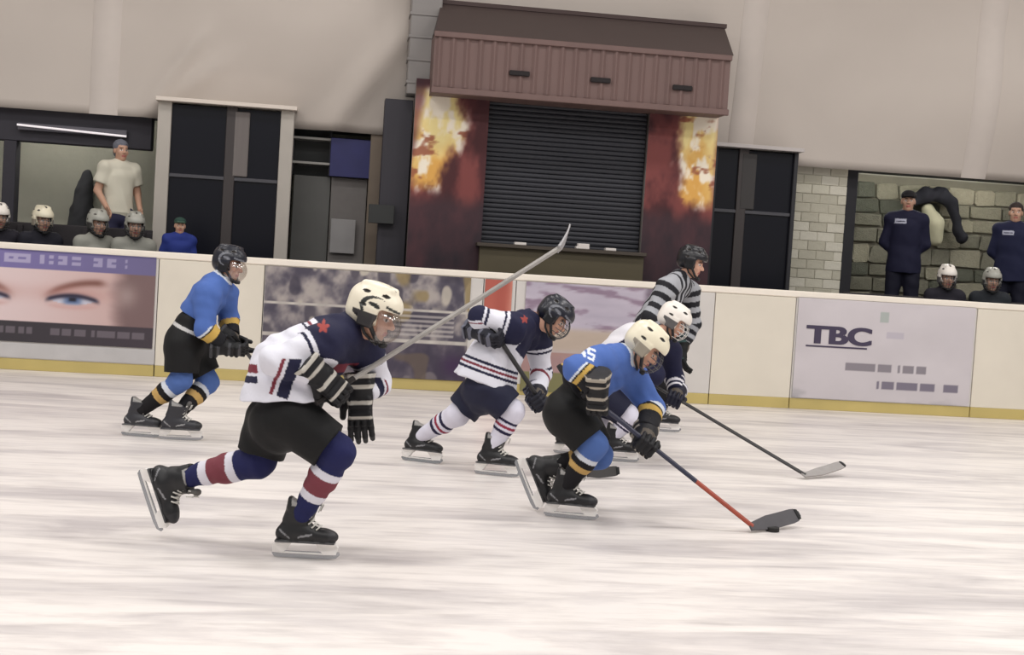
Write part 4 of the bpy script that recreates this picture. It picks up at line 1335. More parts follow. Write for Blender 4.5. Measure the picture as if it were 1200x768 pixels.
# hockey stick ---------------------------------------------------------------
def stick(A, B, T, label, shaft_rgb, blade_rgb, kick=None, tape_rgb=(24, 24, 26), w=0.030, bh=0.068, bup=None):
    A, B, T = map(lambda p: np.asarray(p, float), (A, B, T))
    e = empty('hockey_stick', B, label, 'hockey stick')
    d = N(B - A)
    bd = N(T - B)
    side = N(np.cross(d, bd))
    up = np.cross(side, d)
    L = np.linalg.norm(B - A)
    def beam(p, q, wu, ws):
        m = MB()
        def ring(c):
            pts = []
            for a in np.radians([22.5, 67.5, 112.5, 157.5, 202.5, 247.5, 292.5, 337.5]):
                pts.append(c + up * wu * math.cos(a) * 0.54 + side * ws * math.sin(a) * 0.54)
            return pts
        n = 8
        m.add(ring(p) + ring(q), [tuple(range(n)), tuple(reversed(range(n, 2 * n)))] + [(k, k + n, (k + 1) % n + n, (k + 1) % n) for k in range(n)])
        return m
    n0 = A + d * L * 0.14
    nk = A + d * L * (0.66 if kick else 1.0)
    beam(n0, nk, w, 0.021).build('shaft', mat('shaft_%d_%d_%d' % shaft_rgb, shaft_rgb, 0.4, noise=0.35, scale=14), e, world=True)
    if kick:
        beam(nk, B, w, 0.020).build('lower_shaft', mat('shaft_%d_%d_%d' % kick, kick, 0.4, noise=0.25, scale=10), e, world=True)
    gt = beam(A + d * 0.02, n0, w * 1.12, 0.024)
    gt.build('grip_tape', mat('tape_%d_%d_%d' % tape_rgb, tape_rgb, 0.85), e, world=True)
    beam(A - d * 0.012, A + d * 0.022, w * 1.35, 0.030).build('butt_end', mat('tape_%d_%d_%d' % tape_rgb, tape_rgb, 0.85), e, world=True)
    # blade: tapering paddle, gently curved, rounded toe
    ub = N(-d - (-d @ bd) * bd)
    if bup is not None:
        ub = N(bup - (bup @ bd) * bd)
        side = np.cross(bd, ub)
    Lb = np.linalg.norm(T - B)
    m = MB()
    rings = []
    for k, t in enumerate(np.linspace(-0.06, 1, 14)):
        hh = bh * (0.55 + 0.45 * min(1, max(0, t) * 3.0))
        if t > 0.85:
            hh *= math.sqrt(max(0.08, 1 - ((t - 0.85) / 0.16) ** 2))
        c = B + bd * Lb * t + side * 0.035 * max(0, t) ** 2 + ub * bh * 0.5 * 0
        th = 0.011 - 0.005 * max(0, t)
        rings.append([c - ub * hh / 2 - side * th / 2, c - ub * hh / 2 + side * th / 2, c + ub * hh / 2 + side * th / 2, c + ub * hh / 2 - side * th / 2])
    n = len(rings)
    f = [(3, 2, 1, 0), tuple(4 * (n - 1) + k for k in range(4))]
    for i_ in range(n - 1):
        for k in range(4):
            f.append((4 * i_ + k, 4 * i_ + (k + 1) % 4, 4 * i_ + 4 + (k + 1) % 4, 4 * i_ + 4 + k))
    m.add([p for r_ in rings for p in r_], f)
    m.build('blade', mat('blade_%d_%d_%d' % blade_rgb, blade_rgb, 0.6, noise=0.15, scale=20), e, world=True)
    m = MB()
    for t in (0.955,):
        c = B + bd * Lb * t + side * 0.035 * t ** 2
        m.hexa([c - bd * 0.012 - ub * bh * 0.4 - side * 0.006, c + bd * 0.010 - ub * bh * 0.34 - side * 0.006, c + bd * 0.010 + ub * bh * 0.34 - side * 0.006, c - bd * 0.012 + ub * bh * 0.4 - side * 0.006],
               [c - bd * 0.012 - ub * bh * 0.4 + side * 0.006, c + bd * 0.010 - ub * bh * 0.34 + side * 0.006, c + bd * 0.010 + ub * bh * 0.34 + side * 0.006, c - bd * 0.012 + ub * bh * 0.4 + side * 0.006])
    m.build('toe_tape', mat('tape_%d_%d_%d' % tape_rgb, tape_rgb, 0.85), e, world=True)
    return e, d

# ------------------------------------------------------------------ a player
def put_new(name, me, m, parent):
    return put(link(name, me, m), parent)
JERSEY = vmat('jersey_knit', 0.8, weave=0.15)
PANTS = vmat('pants_nylon', 0.7, weave=0.1)
SOCK = vmat('sock_knit', 0.85, weave=0.15)
SKIN = vmat('skin', 0.6)

def white_jersey(P, I):
    navy, white, red = lin((26, 27, 56)), lin((216, 216, 226)), lin((120, 46, 60))
    c = np.tile(white, (len(P), 1))
    t = I['reg'] == 0
    sn, s = I['sn'], I['s']
    c[t & (sn < 0.105)] = navy
    c[t & (sn > 0.130) & (sn < 0.143)] = red
    c[t & (sn > 0.156) & (sn < 0.166)] = navy
    c[t & (I['front'] > 0.10) & (sn < 0.20)] = navy
    for lo_, hi_, k in I['stripes']:
        c[t & (s > lo_) & (s < hi_)] = red if k else navy
    a = I['reg'] > 0
    ta = I['ta']
    c[a & (ta < 0.22)] = navy
    c[a & (ta > 0.30) & (ta < 0.36)] = navy
    for lo_, hi_, k in I['bands']:
        c[a & (ta > lo_) & (ta < hi_)] = red if k else navy
    return c
def navy_jersey(P, I):
    navy, white, red = lin((22, 24, 54)), lin((220, 218, 224)), lin((128, 40, 56))
    c = np.tile(navy, (len(P), 1))
    t = I['reg'] == 0
    c[t & (I['front'] < 0.0)] = white
    c[t & (I['s'] > 0.10) & (I['s'] < 0.13)] = white
    a = I['reg'] > 0
    ta = I['ta']
    for lo_, hi_ in ((1.12, 1.22), (1.34, 1.46), (1.58, 1.70)):
        c[a & (ta > lo_) & (ta < hi_)] = white
    return c
def blue_jersey(P, I):
    blue, white, yel, blk = lin((74, 104, 172)), lin((212, 218, 228)), lin((196, 162, 84)), lin((18, 18, 24))
    c = np.tile(blue, (len(P), 1))
    t = I['reg'] == 0
    s, sn = I['s'], I['sn']
    c[t & (I['rad'] < 0.085) & (sn < 0.04)] = white
    if I['hemband']:
        c[t & (s < 0.028)] = blk
        c[t & (s > 0.028) & (s < 0.055)] = yel
        c[t & (s > 0.055) & (s < 0.066)] = blk
    a = I['reg'] > 0
    ta = I['ta']
    k = I['cuff']
    w_ = I['bands'][0]
    c[a & (ta > k)] = white
    c[a & (ta > k + 0.08)] = blk
    c[a & (ta > k + 0.14) & (ta < k + 0.14 + w_)] = yel
    return c
def referee_jersey(P, I):
    blk, white = lin((30, 30, 36)), lin((164, 166, 172))
    c = np.tile(white, (len(P), 1))
    t = I['reg'] == 0
    w = np.where(t, np.floor(I['lat'] / 0.032 + 100), np.floor(I['ta'] * 6 + 0.3))
    c[(w.astype(int) % 2) == 0] = blk
    return c
def sock_navy(t):
    n = len(t)
    c = paint(n, (28, 31, 76))
    c[(t > 0.22) & (t < 0.64)] = lin((214, 212, 222))
    c[(t > 0.31) & (t < 0.54)] = lin((118, 58, 68))
    return c
def sock_white(t):
    c = paint(len(t), (214, 212, 226))
    for a, b_, k in ((0.20, 0.26, (34, 30, 62)), (0.32, 0.38, (140, 44, 66)), (0.44, 0.51, (34, 30, 62))):
        c[(t > a) & (t < b_)] = lin(k)
    return c
def sock_blue(t):
    c = paint(len(t), (76, 104, 164))
    c[t > 0.20] = lin((206, 210, 218))
    c[t > 0.29] = lin((20, 18, 22))
    c[(t > 0.40) & (t < 0.52)] = lin((190, 156, 96))
    return c

def player(label, D0, hipR, hipL, hem, chest, neck, head, face_dir, shR, elR, shL, elL, kneeR, kneeL, footR, footL,
           gripR, gripL, jersey, sock, pants, helmet, face, gkind, skates, helm_up=None, h=0.0085, s=1.0, cuff=1.0, hem_r=(0.185, 0.150), belt=None, star=None, skin=(206, 160, 138),
           group='skaters on the ice', seed=1, fold=0.006, digits=None, hs=0.90, chest_r=(0.17, 0.125), mid=None, pw=1.0, arm_r=1.0, stripes=((0.060, 0.078, 0), (0.092, 0.108, 1), (0.122, 0.140, 0)), bands=((1.10, 1.18, 1), (1.26, 1.52, 0)), hemband=True):
    J = lambda q: at_depth(q[0], q[1], D0 + (q[2] if len(q) > 2 else 0)) if len(q) < 4 else np.asarray(q[:3], float)
    hipR, hipL, hem, chest, neck, head = map(J, (hipR, hipL, hem, chest, neck, head))
    shR, elR, shL, elL, kneeR, kneeL = map(J, (shR, elR, shL, elL, kneeR, kneeL))
    pel = (hipR + hipL) / 2
    # feet
    feet = []
    for f, kn in ((footR, kneeR), (footL, kneeL)):
        if f[0] == 'ice':                      # ('ice', u, v, toe direction)
            g = on_ground(f[1], f[2])
            y = N(V3(f[3][0], f[3][1], 0))
            z = N(V3(0, 0, 1) + (V3(*f[4]) if len(f) > 4 else 0))
            yaw_ = y
            M = frame_from(y, z)
            o = g - M @ V3(0, 0.05, -0.16) * s
            lowest = min((o + s * (M @ V3(0, yy, -0.1603)))[2] for yy in (-0.06, 0.05, 0.15))
            o = o - V3(0, 0, lowest - 0.0005)
        else:                                   # ('air', ankle, toe)
            o = J(f[1])
            sv_ = N(kn - o)
            tv_ = J(f[2]) - o
            tv_ = N(tv_ - (tv_ @ sv_) * sv_)
            M = frame_from(0.988 * tv_ + 0.155 * sv_, 0.988 * sv_ - 0.155 * tv_)
        feet.append((M, o))
    base = on_ground(*[(footR if footR[0] == 'ice' else footL)[k] for k in (1, 2)])
    e = empty('person', base, label, 'person', group)
    lat = N((shR - shL) + (hipR - hipL))
    # gloves
    hands = []
    for g, el, side in ((gripR, elR, 1), (gripL, elL, -1)):
        p = J(g[0])
        axis = N(g[1])
        if g[2] == 'grip':
            y = p - el
            y = N(y - (y @ axis) * axis)
            if len(g) > 3 and g[3] is not None:
                y = N(np.asarray(g[3], float)); y = N(y - (y @ axis) * axis)
            x = axis
            M = np.stack([x, y, np.cross(x, y)], 1)
            if len(g) > 4 and g[4] < 0:
                M = np.stack([-x, y, np.cross(-x, y)], 1)
            fe = N(p - el)
            if g[-1] != 'fix':
                yb_ = N(M[:, 1] * 0.45 + fe * 0.55)
                xb_ = N(M[:, 0] - (M[:, 0] @ yb_) * yb_)
                M = np.stack([xb_, yb_, np.cross(xb_, yb_)], 1)
            o = p - 1.22 * s * (M @ V3(0, 0.088, -0.030))
        else:                                   # relaxed: point is the wrist
            y = N(np.asarray(g[3], float)) if len(g) > 3 and g[3] is not None else N(p - el)
            x = N(axis - (axis @ y) * y)
            M = np.stack([x, y, np.cross(x, y)], 1)
            o = p
        hands.append((M, o, 0 if g[2] == 'grip' else 1))
    wrR, wrL = hands[0][1], hands[1][1]
    Mh = frame_from(face_dir, helm_up if helm_up is not None else V3(0, 0, 1))
    ho = head
    if False: print('%-40s uarm %.2f %.2f farm %.2f %.2f thigh %.2f %.2f shin %.2f %.2f trunk %.2f' % (label[:40], *[np.linalg.norm(a - b) for a, b in
          ((shR, elR), (shL, elL), (elR, wrR), (elL, wrL), (hipR, kneeR), (hipL, kneeL), (kneeR, feet[0][1]), (kneeL, feet[1][1]), (pel, neck))]))
    # body
    jaw = ho + hs * (Mh @ V3(0, 0.0, -0.06))
    pr = [loft([pel, (pel + chest) / 2, chest, neck], lat, (0.13 * s, 0.12 * s, 0.14 * s, 0.07 * s), (0.10 * s, 0.095 * s, 0.10 * s, 0.06 * s), 0.03), cone(neck, jaw, 0.052 * s, 0.052 * s, 0.02)]
    for a, b_, c_ in ((shR, elR, wrR), (shL, elL, wrL)):
        pr += [cone(neck, a, 0.05 * s, 0.055 * s, 0.03), cone(a, b_, 0.048 * s, 0.042 * s, 0.02), cone(b_, c_, 0.042 * s, 0.030 * s, 0.015)]
    for (Mg, og, kd) in hands:
        pr.append(cone(og, og + Mg @ V3(0, 0.08, 0.005) * s, 0.030 * s, 0.028 * s, 0.015))
    for a, b_, (Mf, of) in ((hipR, kneeR, feet[0]), (hipL, kneeL, feet[1])):
        pr += [cone(a, b_, 0.075 * s, 0.056 * s, 0.03), cone(b_, of, 0.052 * s, 0.036 * s, 0.015), cone(of + Mf @ V3(0, 0, -0.03), of + Mf @ V3(0, 0.1, -0.055) * s, 0.032 * s, 0.024 * s, 0.02)]
    def bc(P):
        return head_col(P, Mh, ho, hs, paint(len(P), skin), skin)
    body = sdf_mesh(pr + head_prims(Mh, ho, hs), h, head_cuts(Mh, ho, hs), name='body', colfn=bc)
    put_new('body', body, SKIN, e)
    # jersey
    up = N(neck - hem)
    mid = hem * 0.5 + chest * 0.5 if mid is None else J(mid)
    front = np.cross(lat, up) if np.dot(np.cross(lat, up), face_dir) > 0 else -np.cross(lat, up)
    jp = [loft([hem, mid, chest, chest * 0.45 + neck * 0.55, neck], lat, (hem_r[0] * s, (hem_r[0] * 0.55 + chest_r[0] * 0.45) * s, chest_r[0] * s, 0.145 * s, 0.085 * s), (hem_r[1] * s, (hem_r[1] * 0.55 + chest_r[1] * 0.45) * s, chest_r[1] * s, 0.105 * s, 0.075 * s), 0.03, flat0=True)]
    for a, b_, c_ in ((shR, elR, wrR), (shL, elL, wrL)):
        c2 = b_ + (c_ - b_) * 0.80
        jp += [cone(neck * 0.8 + chest * 0.2, a, 0.075 * s, 0.085 * s, 0.05), cone(a, b_, 0.086 * s * arm_r, 0.068 * s * arm_r, 0.05), cone(b_, c2, 0.070 * s * arm_r, 0.062 * s * arm_r, 0.03, flat=True)]
    def info(P):
        tt = []
        dA = np.full(len(P), 9.0)
        ta = np.zeros(len(P))
        reg = np.zeros(len(P), int)
        for k, (a, b_, c_) in enumerate(((shR, elR, wrR), (shL, elL, wrL))):
            t1, d1 = seg_t(P, a, b_)
            t2, d2 = seg_t(P, b_, c_)
            d = np.minimum(d1, d2) - 0.086 * s
            tv = np.where(d1 < d2, np.clip(t1, -0.2, 1), 1 + np.clip(t2, 0, 1))
            m_ = d < dA
            dA = np.where(m_, d, dA)
            ta = np.where(m_, tv, ta)
            reg = np.where(m_, k + 1, reg)
        dT = np.full(len(P), 9.0)
        for a, b_, r_ in ((hem, mid, 0.15), (mid, chest, 0.15), (chest, neck, 0.115)):
            t, d = seg_t(P, a, b_)
            dT = np.minimum(dT, d - r_ * s)
        reg = np.where(dT < dA, 0, reg)
        ax = N(mid - hem)
        sv = (P - hem) @ ax
        ax2 = N(chest - neck)
        snv = (P - neck) @ ax2
        rel = P - neck
        rad = np.linalg.norm(rel - np.outer(rel @ ax2, ax2), axis=1)
        return dict(reg=reg, ta=ta, s=sv / s, sn=snv / s, lat=((P - chest) @ lat) / s, front=((P - chest) @ front) / s, rad=rad / s, cuff=cuff, stripes=stripes, bands=bands, hemband=hemband)
    def jc(P):
        I = info(P)
        c = jersey(P, I)
        if star is not None:
            q = P - J(star)
            a_ = q @ PX
            b_ = q @ PZ
            th = np.arctan2(b_, a_)
            w_ = np.abs(((th - 1.57) / (2 * math.pi / 5) + 0.5) % 1 - 0.5) * 2
            m_ = np.hypot(a_, b_) < 0.030 - 0.017 * w_
            near = np.abs(q @ PY) < 0.12
            c[m_ & near] = lin((150, 66, 62))
        if digits is not None:
            (du, dv, dd), hgt = digits
            q = P - J((du, dv, dd))
            a_ = q @ N(PX * 0.94 - PZ * 0.34) / hgt
            b_ = q @ N(PZ * 0.94 + PX * 0.34) / hgt
            near = np.abs(q @ PY) < 0.10
            one = (np.abs(a_ + 0.45) < 0.13) & (np.abs(b_) < 0.5)
            five = ((np.abs(a_ - 0.15) < 0.33) & ((np.abs(b_ - 0.42) < 0.1) | (np.abs(b_) < 0.1) | (np.abs(b_ + 0.42) < 0.1))) | ((np.abs(a_ + 0.10) < 0.09) & (b_ > 0) & (b_ < 0.5)) | ((np.abs(a_ - 0.40) < 0.09) & (b_ < 0) & (b_ > -0.5))
            c[(one | five) & near] = lin((214, 220, 232))
        return c
    ncut = [ell(neck + up * 0.075 * s, V3(0.055, 0.055, 0.055) * s)]
    jm = sdf_mesh(jp, h, ncut, warp=folds(fold, 42, (0.5, 0.3, 0.6), seed), name='jersey', colfn=jc)
    put_new('jersey', jm, JERSEY, e)
    # pants
    tk = 0.80
    wst = pel + (chest - pel) * 0.35
    pp = [loft([wst, pel + (pel - wst) * 0.1], lat, (0.150 * s * pw, 0.165 * s * pw), (0.120 * s * pw, 0.138 * s * pw), 0.03)]
    for a, b_ in ((hipR, kneeR), (hipL, kneeL)):
        pp.append(cone(a, a + (b_ - a) * tk, 0.118 * s * pw, 0.108 * s * pw, 0.035, flat=True))
    def pc(P):
        c = paint(len(P), pants)
        if belt is not None:
            tt = (P - pel) @ N(wst - pel)
            c[np.abs(tt - 0.10 * s) < 0.012] = lin(belt)
        return c
    put_new('pants', sdf_mesh(pp, h, warp=folds(0.005, 36, (0.3, 0.3, 0.8), seed + 3), name='pants', colfn=pc), PANTS, e)
    # socks over shin pads
    for a, b_, (Mf, of) in ((hipR, kneeR, feet[0]), (hipL, kneeL, feet[1])):
        sh_f = b_ + (of - b_) * 0.35
        an = of + (b_ - of) * 0.12
        sp = [cone(a + (b_ - a) * 0.55, b_, 0.078 * s, 0.074 * s, 0.03), cone(b_, sh_f, 0.074 * s, 0.068 * s, 0.03), cone(sh_f, an, 0.068 * s, 0.046 * s, 0.02)]
        def sc(P, b_=b_, of=of):
            t = ((P - b_) @ (of - b_)) / ((of - b_) @ (of - b_))
            return sock(t)
        put_new('sock', sdf_mesh(sp, h, warp=folds(0.0025, 60, N(of - b_), seed + 7), name='sock', colfn=sc), SOCK, e)
    for Mf, of in feet:
        put_skate(e, Mf, of, s, skates)
    for Mg, og, kd in hands:
        place(glove[gkind][kd], 'glove', Mg, og, s * 1.22, e, GLOVE)
    put_helmet(e, Mh, ho + Mh @ V3(0, 0, 0.004), 1.01 * hs, helmet, face)
    return e

# ------------------------------------------------------------------ the skaters
def dep(u, v):
    return depth_of(on_ground(u, v))
X_ = V3(1, 0, 0)

# 1: foreground player in white, pushing off, stick carried up in the near hand
D1 = dep(360, 655)
G1 = at_depth(392, 458, D1 - 0.13); B1 = at_depth(655, 291, D1 + 0.35); T1 = at_depth(674, 270, D1 + 0.60)
d1 = N(B1 - G1)
stick(G1 - d1 * 0.09, B1, T1, 'silver-grey hockey stick carried up and forward by the foreground player', (146, 142, 138), (150, 148, 150), tape_rgb=(40, 36, 36), w=0.036, bh=0.07, bup=V3(0.3, 0.9, -0.05))
player('player in white jersey, logoed cream helmet and navy socks pushing off in the foreground', D1,
       hipR=(345, 492, -0.09), hipL=(318, 492, 0.09), hem=(341, 469, 0), mid=(341, 436, 0), chest=(382, 405, 0.0), neck=(410, 386, 0.02), head=(438, 370, -0.01),
       face_dir=V3(0.93, -0.28, -0.26), helm_up=V3(0.28, -0.05, 1),
       shR=(380, 404, -0.165), elR=(322, 424, -0.24), shL=(428, 414, 0.17), elL=(442, 448, 0.22), kneeR=(396, 530, -0.10), kneeL=(303, 541, 0.10),
       footR=('ice', 358, 655, (1, -0.10), (0.22, 0, 0)), footL=('air', (202, 563, 0.20), (192, 612, 0.20)),
       gripR=((392, 458, -0.13), d1, 'grip', None, -1), gripL=((422, 462, 0.12), V3(-0.9, 0.1, -0.1), 'rest', V3(0.08, -0.05, -1.0)),
       jersey=white_jersey, sock=sock_navy, pants=(8, 8, 10), helmet='cream_logo', face='shield', gkind='bw', skates='bk', star=(379, 383, -0.2), h=0.0048, seed=3, hem_r=(0.215, 0.235), chest_r=(0.175, 0.135),
       hs=0.93, stripes=((0.082, 0.112, 0), (0.126, 0.165, 1)), pw=1.02, arm_r=0.93)

# 2: player in light blue by the boards
D2 = dep(205, 513)
G2 = at_depth(282, 404, D2 - 0.08)
B2 = on_ground(356, 503, 0.04); T2 = on_ground(398, 506, 0.05)
d2 = N(B2 - G2)
stick(G2 - d2 * 0.10, B2, T2, 'dark hockey stick of the light blue player by the boards, mostly hidden', (60, 58, 60), (50, 48, 50))
player('player in light blue jersey, dark helmet and black pants gliding along the boards', D2,
       hipR=(215, 402, -0.09), hipL=(222, 402, 0.09), hem=(228, 372, 0), chest=(244, 348, 0.0), neck=(258, 329, 0), head=(269, 311, 0),
       face_dir=V3(0.92, -0.35, -0.12), helm_up=V3(0.12, 0, 1),
       shR=(243, 346, -0.155), elR=(240, 385, -0.20), shL=(264, 346, 0.155), elL=(268, 376, 0.20), kneeR=(212, 446, -0.10), kneeL=(244, 448, 0.10),
       footR=('ice', 166, 512, (0.94, -0.25), (0.35, 0, 0)), footL=('ice', 212, 516, (1, 0.0), (0.3, 0, 0)),
       gripR=((282, 404, -0.08), d2, 'grip', None, 1), gripL=((272, 398, 0.10), V3(0.3, 1, 0), 'rest', V3(0.8, -0.2, -0.4)),
       jersey=blue_jersey, sock=sock_blue, pants=(10, 10, 12), helmet='navy', face='shield', gkind='kk', skates='gr', h=0.0065, seed=5, hem_r=(0.15, 0.115), chest_r=(0.16, 0.125), belt=(190, 188, 186), cuff=1.0, pw=1.10, bands=(0.3,), hemband=False)

# 3: player in white with dark helmet, stick across the body
def pix(p):
    q = np.asarray(p) - CAM
    d = q @ FWD
    return (IW / 2 + FPX * (q @ CR) / d, IH / 2 - FPX * (q @ CU) / d, d)
D3 = dep(583, 556)
G3a = at_depth(582, 393, D3 - 0.22)
B3 = on_ground(690, 556, 0.035); T3 = on_ground(722, 552, 0.05)
G3b = G3a + (B3 - G3a) * 0.46
d3 = N(B3 - G3a)
g3b = pix(G3b)
stick(G3a - d3 * 0.09, B3, T3, 'black hockey stick held across the body of the white player with the dark helmet', (34, 32, 34), (60, 58, 58))
player('player in white jersey with a dark helmet and white striped socks bending forward mid-ice', D3,
       hipR=(573, 458, -0.09), hipL=(563, 458, 0.09), hem=(568, 449, 0), mid=(577, 424, 0), chest=(600, 395, 0), neck=(622, 376, 0.0), head=(649, 373, -0.02),
       face_dir=V3(0.78, -0.30, -0.55), helm_up=V3(0.55, -0.05, 0.9),
       shR=(602, 384, -0.165), elR=(562, 372, -0.20), shL=(630, 398, 0.165), elL=(634, 438, 0.22), kneeR=(601, 482, -0.10), kneeL=(536, 486, 0.10),
       footR=('ice', 582, 558, (0.9, -0.35), (0.2, 0, 0)), footL=('ice', 494, 542, (0.85, -0.45), (0.35, 0, 0)),
       gripR=((582, 393, -0.22), d3, 'grip', None, 1), gripL=((g3b[0], g3b[1], g3b[2] - D3), d3, 'grip', None, 1),
       jersey=white_jersey, sock=sock_white, pants=(24, 26, 50), helmet='navy', face='cage', gkind='nk', skates='bk', h=0.006, seed=9, star=(614, 374, -0.18), bands=((0.80, 0.88, 0), (0.95, 1.05, 0), (1.2, 1.3, 1)), hem_r=(0.215, 0.215), chest_r=(0.175, 0.135), pw=1.04)

# 4: player in light blue crouched over the puck
D4 = dep(671, 607)
B4 = on_ground(882, 617, 0.035); T4 = on_ground(932, 606, 0.055)
G4a = at_depth(701, 473, D4 - 0.24)
d4 = N(B4 - G4a)
G4b = G4a + (B4 - G4a) * 0.315
g4b = pix(G4b)
g4a = pix(G4a)
stick(G4a - d4 * 0.10, B4, T4, 'dark hockey stick with an orange-red lower shaft touching the puck', (40, 42, 62), (70, 68, 72), kick=(150, 66, 48), bh=0.085)
player('player in light blue jersey and plain cream helmet crouched low over the puck', D4,
       hipR=(664, 484, -0.09), hipL=(672, 484, 0.09), hem=(672, 458, 0), chest=(708, 433, 0), neck=(730, 420, 0), head=(755, 408, -0.03),
       face_dir=V3(0.78, -0.20, -0.62), helm_up=V3(0.6, -0.1, 0.8),
       shR=(703, 424, -0.17), elR=(676, 433, -0.30), shL=(742, 444, 0.16), elL=(764, 478, 0.16), kneeR=(696, 522, -0.11), kneeL=(702, 534, 0.08),
       footR=('ice', 669, 608, (0.92, -0.30), (0.18, 0, 0)), footL=('air', (640, 548, 0.12), (627, 590, 0.12)),
       gripR=((g4a[0], g4a[1], g4a[2] - D4), d4, 'grip', None, -1), gripL=((g4b[0], g4b[1], g4b[2] - D4), d4, 'grip', None, 1),
       jersey=blue_jersey, sock=sock_blue, pants=(9, 9, 11), helmet='cream', face='cage', gkind='bg', skates='bk', h=0.0058, seed=13, cuff=1.08, bands=(0.16,), hem_r=(0.19, 0.16), digits=((690, 414, -0.24), 0.06), pw=1.05)
pk = on_ground(905, 623)
puck = MB()
ang_ = np.linspace(0, 2 * math.pi, 28, endpoint=False)
prof = [(0.0, 0.0), (0.034, 0.0), (0.038, 0.003), (0.038, 0.022), (0.034, 0.0254), (0.0, 0.0254)]
rows_ = [[V3(r_ * math.cos(a), r_ * math.sin(a), z) for a in ang_] for r_, z in prof[1:-1]]
nn = len(ang_)
fp = [tuple(reversed(range(nn))), tuple(3 * nn + k for k in range(nn))]
for r_ in range(3):
    for k in range(nn):
        fp.append((r_ * nn + k, r_ * nn + (k + 1) % nn, (r_ + 1) * nn + (k + 1) % nn, (r_ + 1) * nn + k))
puck.add([p for r_ in rows_ for p in r_], fp)
pko = puck.build('puck', mat('puck_rubber', (24, 22, 22), 0.7, noise=0.2))
pko.location = tuple(pk)
tag(pko, 'black rubber puck under the blade of the orange-shafted stick', 'puck')

# 5: player with white helmet behind the puck carrier
D5 = dep(738, 540)
B5 = on_ground(944, 557, 0.03); T5 = on_ground(987, 548, 0.06)
G5 = at_depth(791, 466, D5 - 0.02)
d5 = N(B5 - G5)
G5a = G5 - d5 * 0.34
g5a = pix(G5a)
stick(G5a - d5 * 0.10, B5, T5, 'black hockey stick with a pale taped blade reaching ahead of the puck carrier', (30, 28, 30), (150, 146, 144), bh=0.075)
player('player with white helmet and striped navy sleeves leaning forward behind the puck carrier', D5,
       hipR=(704, 462, -0.09), hipL=(712, 462, 0.09), hem=(706, 436, 0), chest=(741, 401, 0), neck=(767, 393, 0), head=(789, 378, -0.02),
       face_dir=V3(0.84, -0.26, -0.46), helm_up=V3(0.4, -0.05, 0.9),
       shR=(755, 406, -0.165), elR=(768, 440, -0.20), shL=(784, 412, 0.16), elL=(790, 444, 0.22), kneeR=(738, 488, -0.10), kneeL=(700, 494, 0.10),
       footR=('ice', 724, 541, (0.95, -0.2)), footL=('ice', 672, 533, (0.9, -0.3)),
       gripR=((g5a[0], g5a[1], g5a[2] - D5), d5, 'grip', None, 1), gripL=((791, 466, -0.02), d5, 'grip', None, 1),
       jersey=navy_jersey, sock=sock_white, pants=(22, 24, 48), helmet='white', face='cage_white', gkind='nw', skates='bk', h=0.007, seed=17, chest_r=(0.17, 0.14))

# referee bending by the boards
D6 = dep(778, 505)
player('referee in black and white striped shirt and dark helmet bending by the boards', D6,
       hipR=(754, 408, -0.10), hipL=(758, 408, 0.10), hem=(758, 392, 0), chest=(782, 348, 0), neck=(798, 326, 0), head=(811, 309, -0.02),
       face_dir=V3(0.9, -0.35, -0.2), helm_up=V3(0.2, 0, 1),
       shR=(782, 338, -0.19), elR=(762, 372, -0.28), shL=(808, 342, 0.19), elL=(812, 380, 0.24), kneeR=(776, 448, -0.12), kneeL=(760, 450, 0.12),
       footR=('ice', 776, 506, (0.95, -0.2)), footL=('ice', 750, 502, (0.95, -0.1)),
       gripR=((770, 404, -0.22), V3(0, 1, 0), 'rest', V3(0.4, -0.1, -0.9)), gripL=((800, 406, 0.20), V3(0, 1, 0), 'rest', V3(0.1, -0.2, -0.9)),
       jersey=referee_jersey, sock=lambda t: paint(len(t), (20, 20, 24)), pants=(20, 20, 24), helmet='black', face='none', gkind='bk', skates='bk', h=0.008, seed=21, s=1.06, hs=0.98)

# ------------------------------------------------------------------ people behind the boards
def hand_prims(M, o, s):
    P = Lp(M, o, s)
    pr = [rbox(P(0, 0.045, 0), V3(0.038, 0.045, 0.014) * s, 0.012 * s, M, 0.01)]
    for i_ in range(4):
        x = -0.028 + 0.019 * i_
        l = (0.8, 0.97, 1.0, 0.9)[i_]
        ch = [(x, 0.088, 0.0), (x, 0.088 + 0.034 * l, -0.006), (x, 0.088 + 0.058 * l, -0.020), (x, 0.088 + 0.072 * l, -0.036)]
        for k in range(3):
            pr.append(cone(P(*ch[k]), P(*ch[k + 1]), 0.0095 * s, 0.0088 * s, 0.003))
    pr += [cone(P(0.034, 0.02, -0.004), P(0.054, 0.05, -0.012), 0.013 * s, 0.011 * s, 0.006), cone(P(0.054, 0.05, -0.012), P(0.056, 0.078, -0.022), 0.011 * s, 0.009 * s, 0.004)]
    return pr
CLOTH = vmat('jacket_cloth', 0.8, weave=0.1)
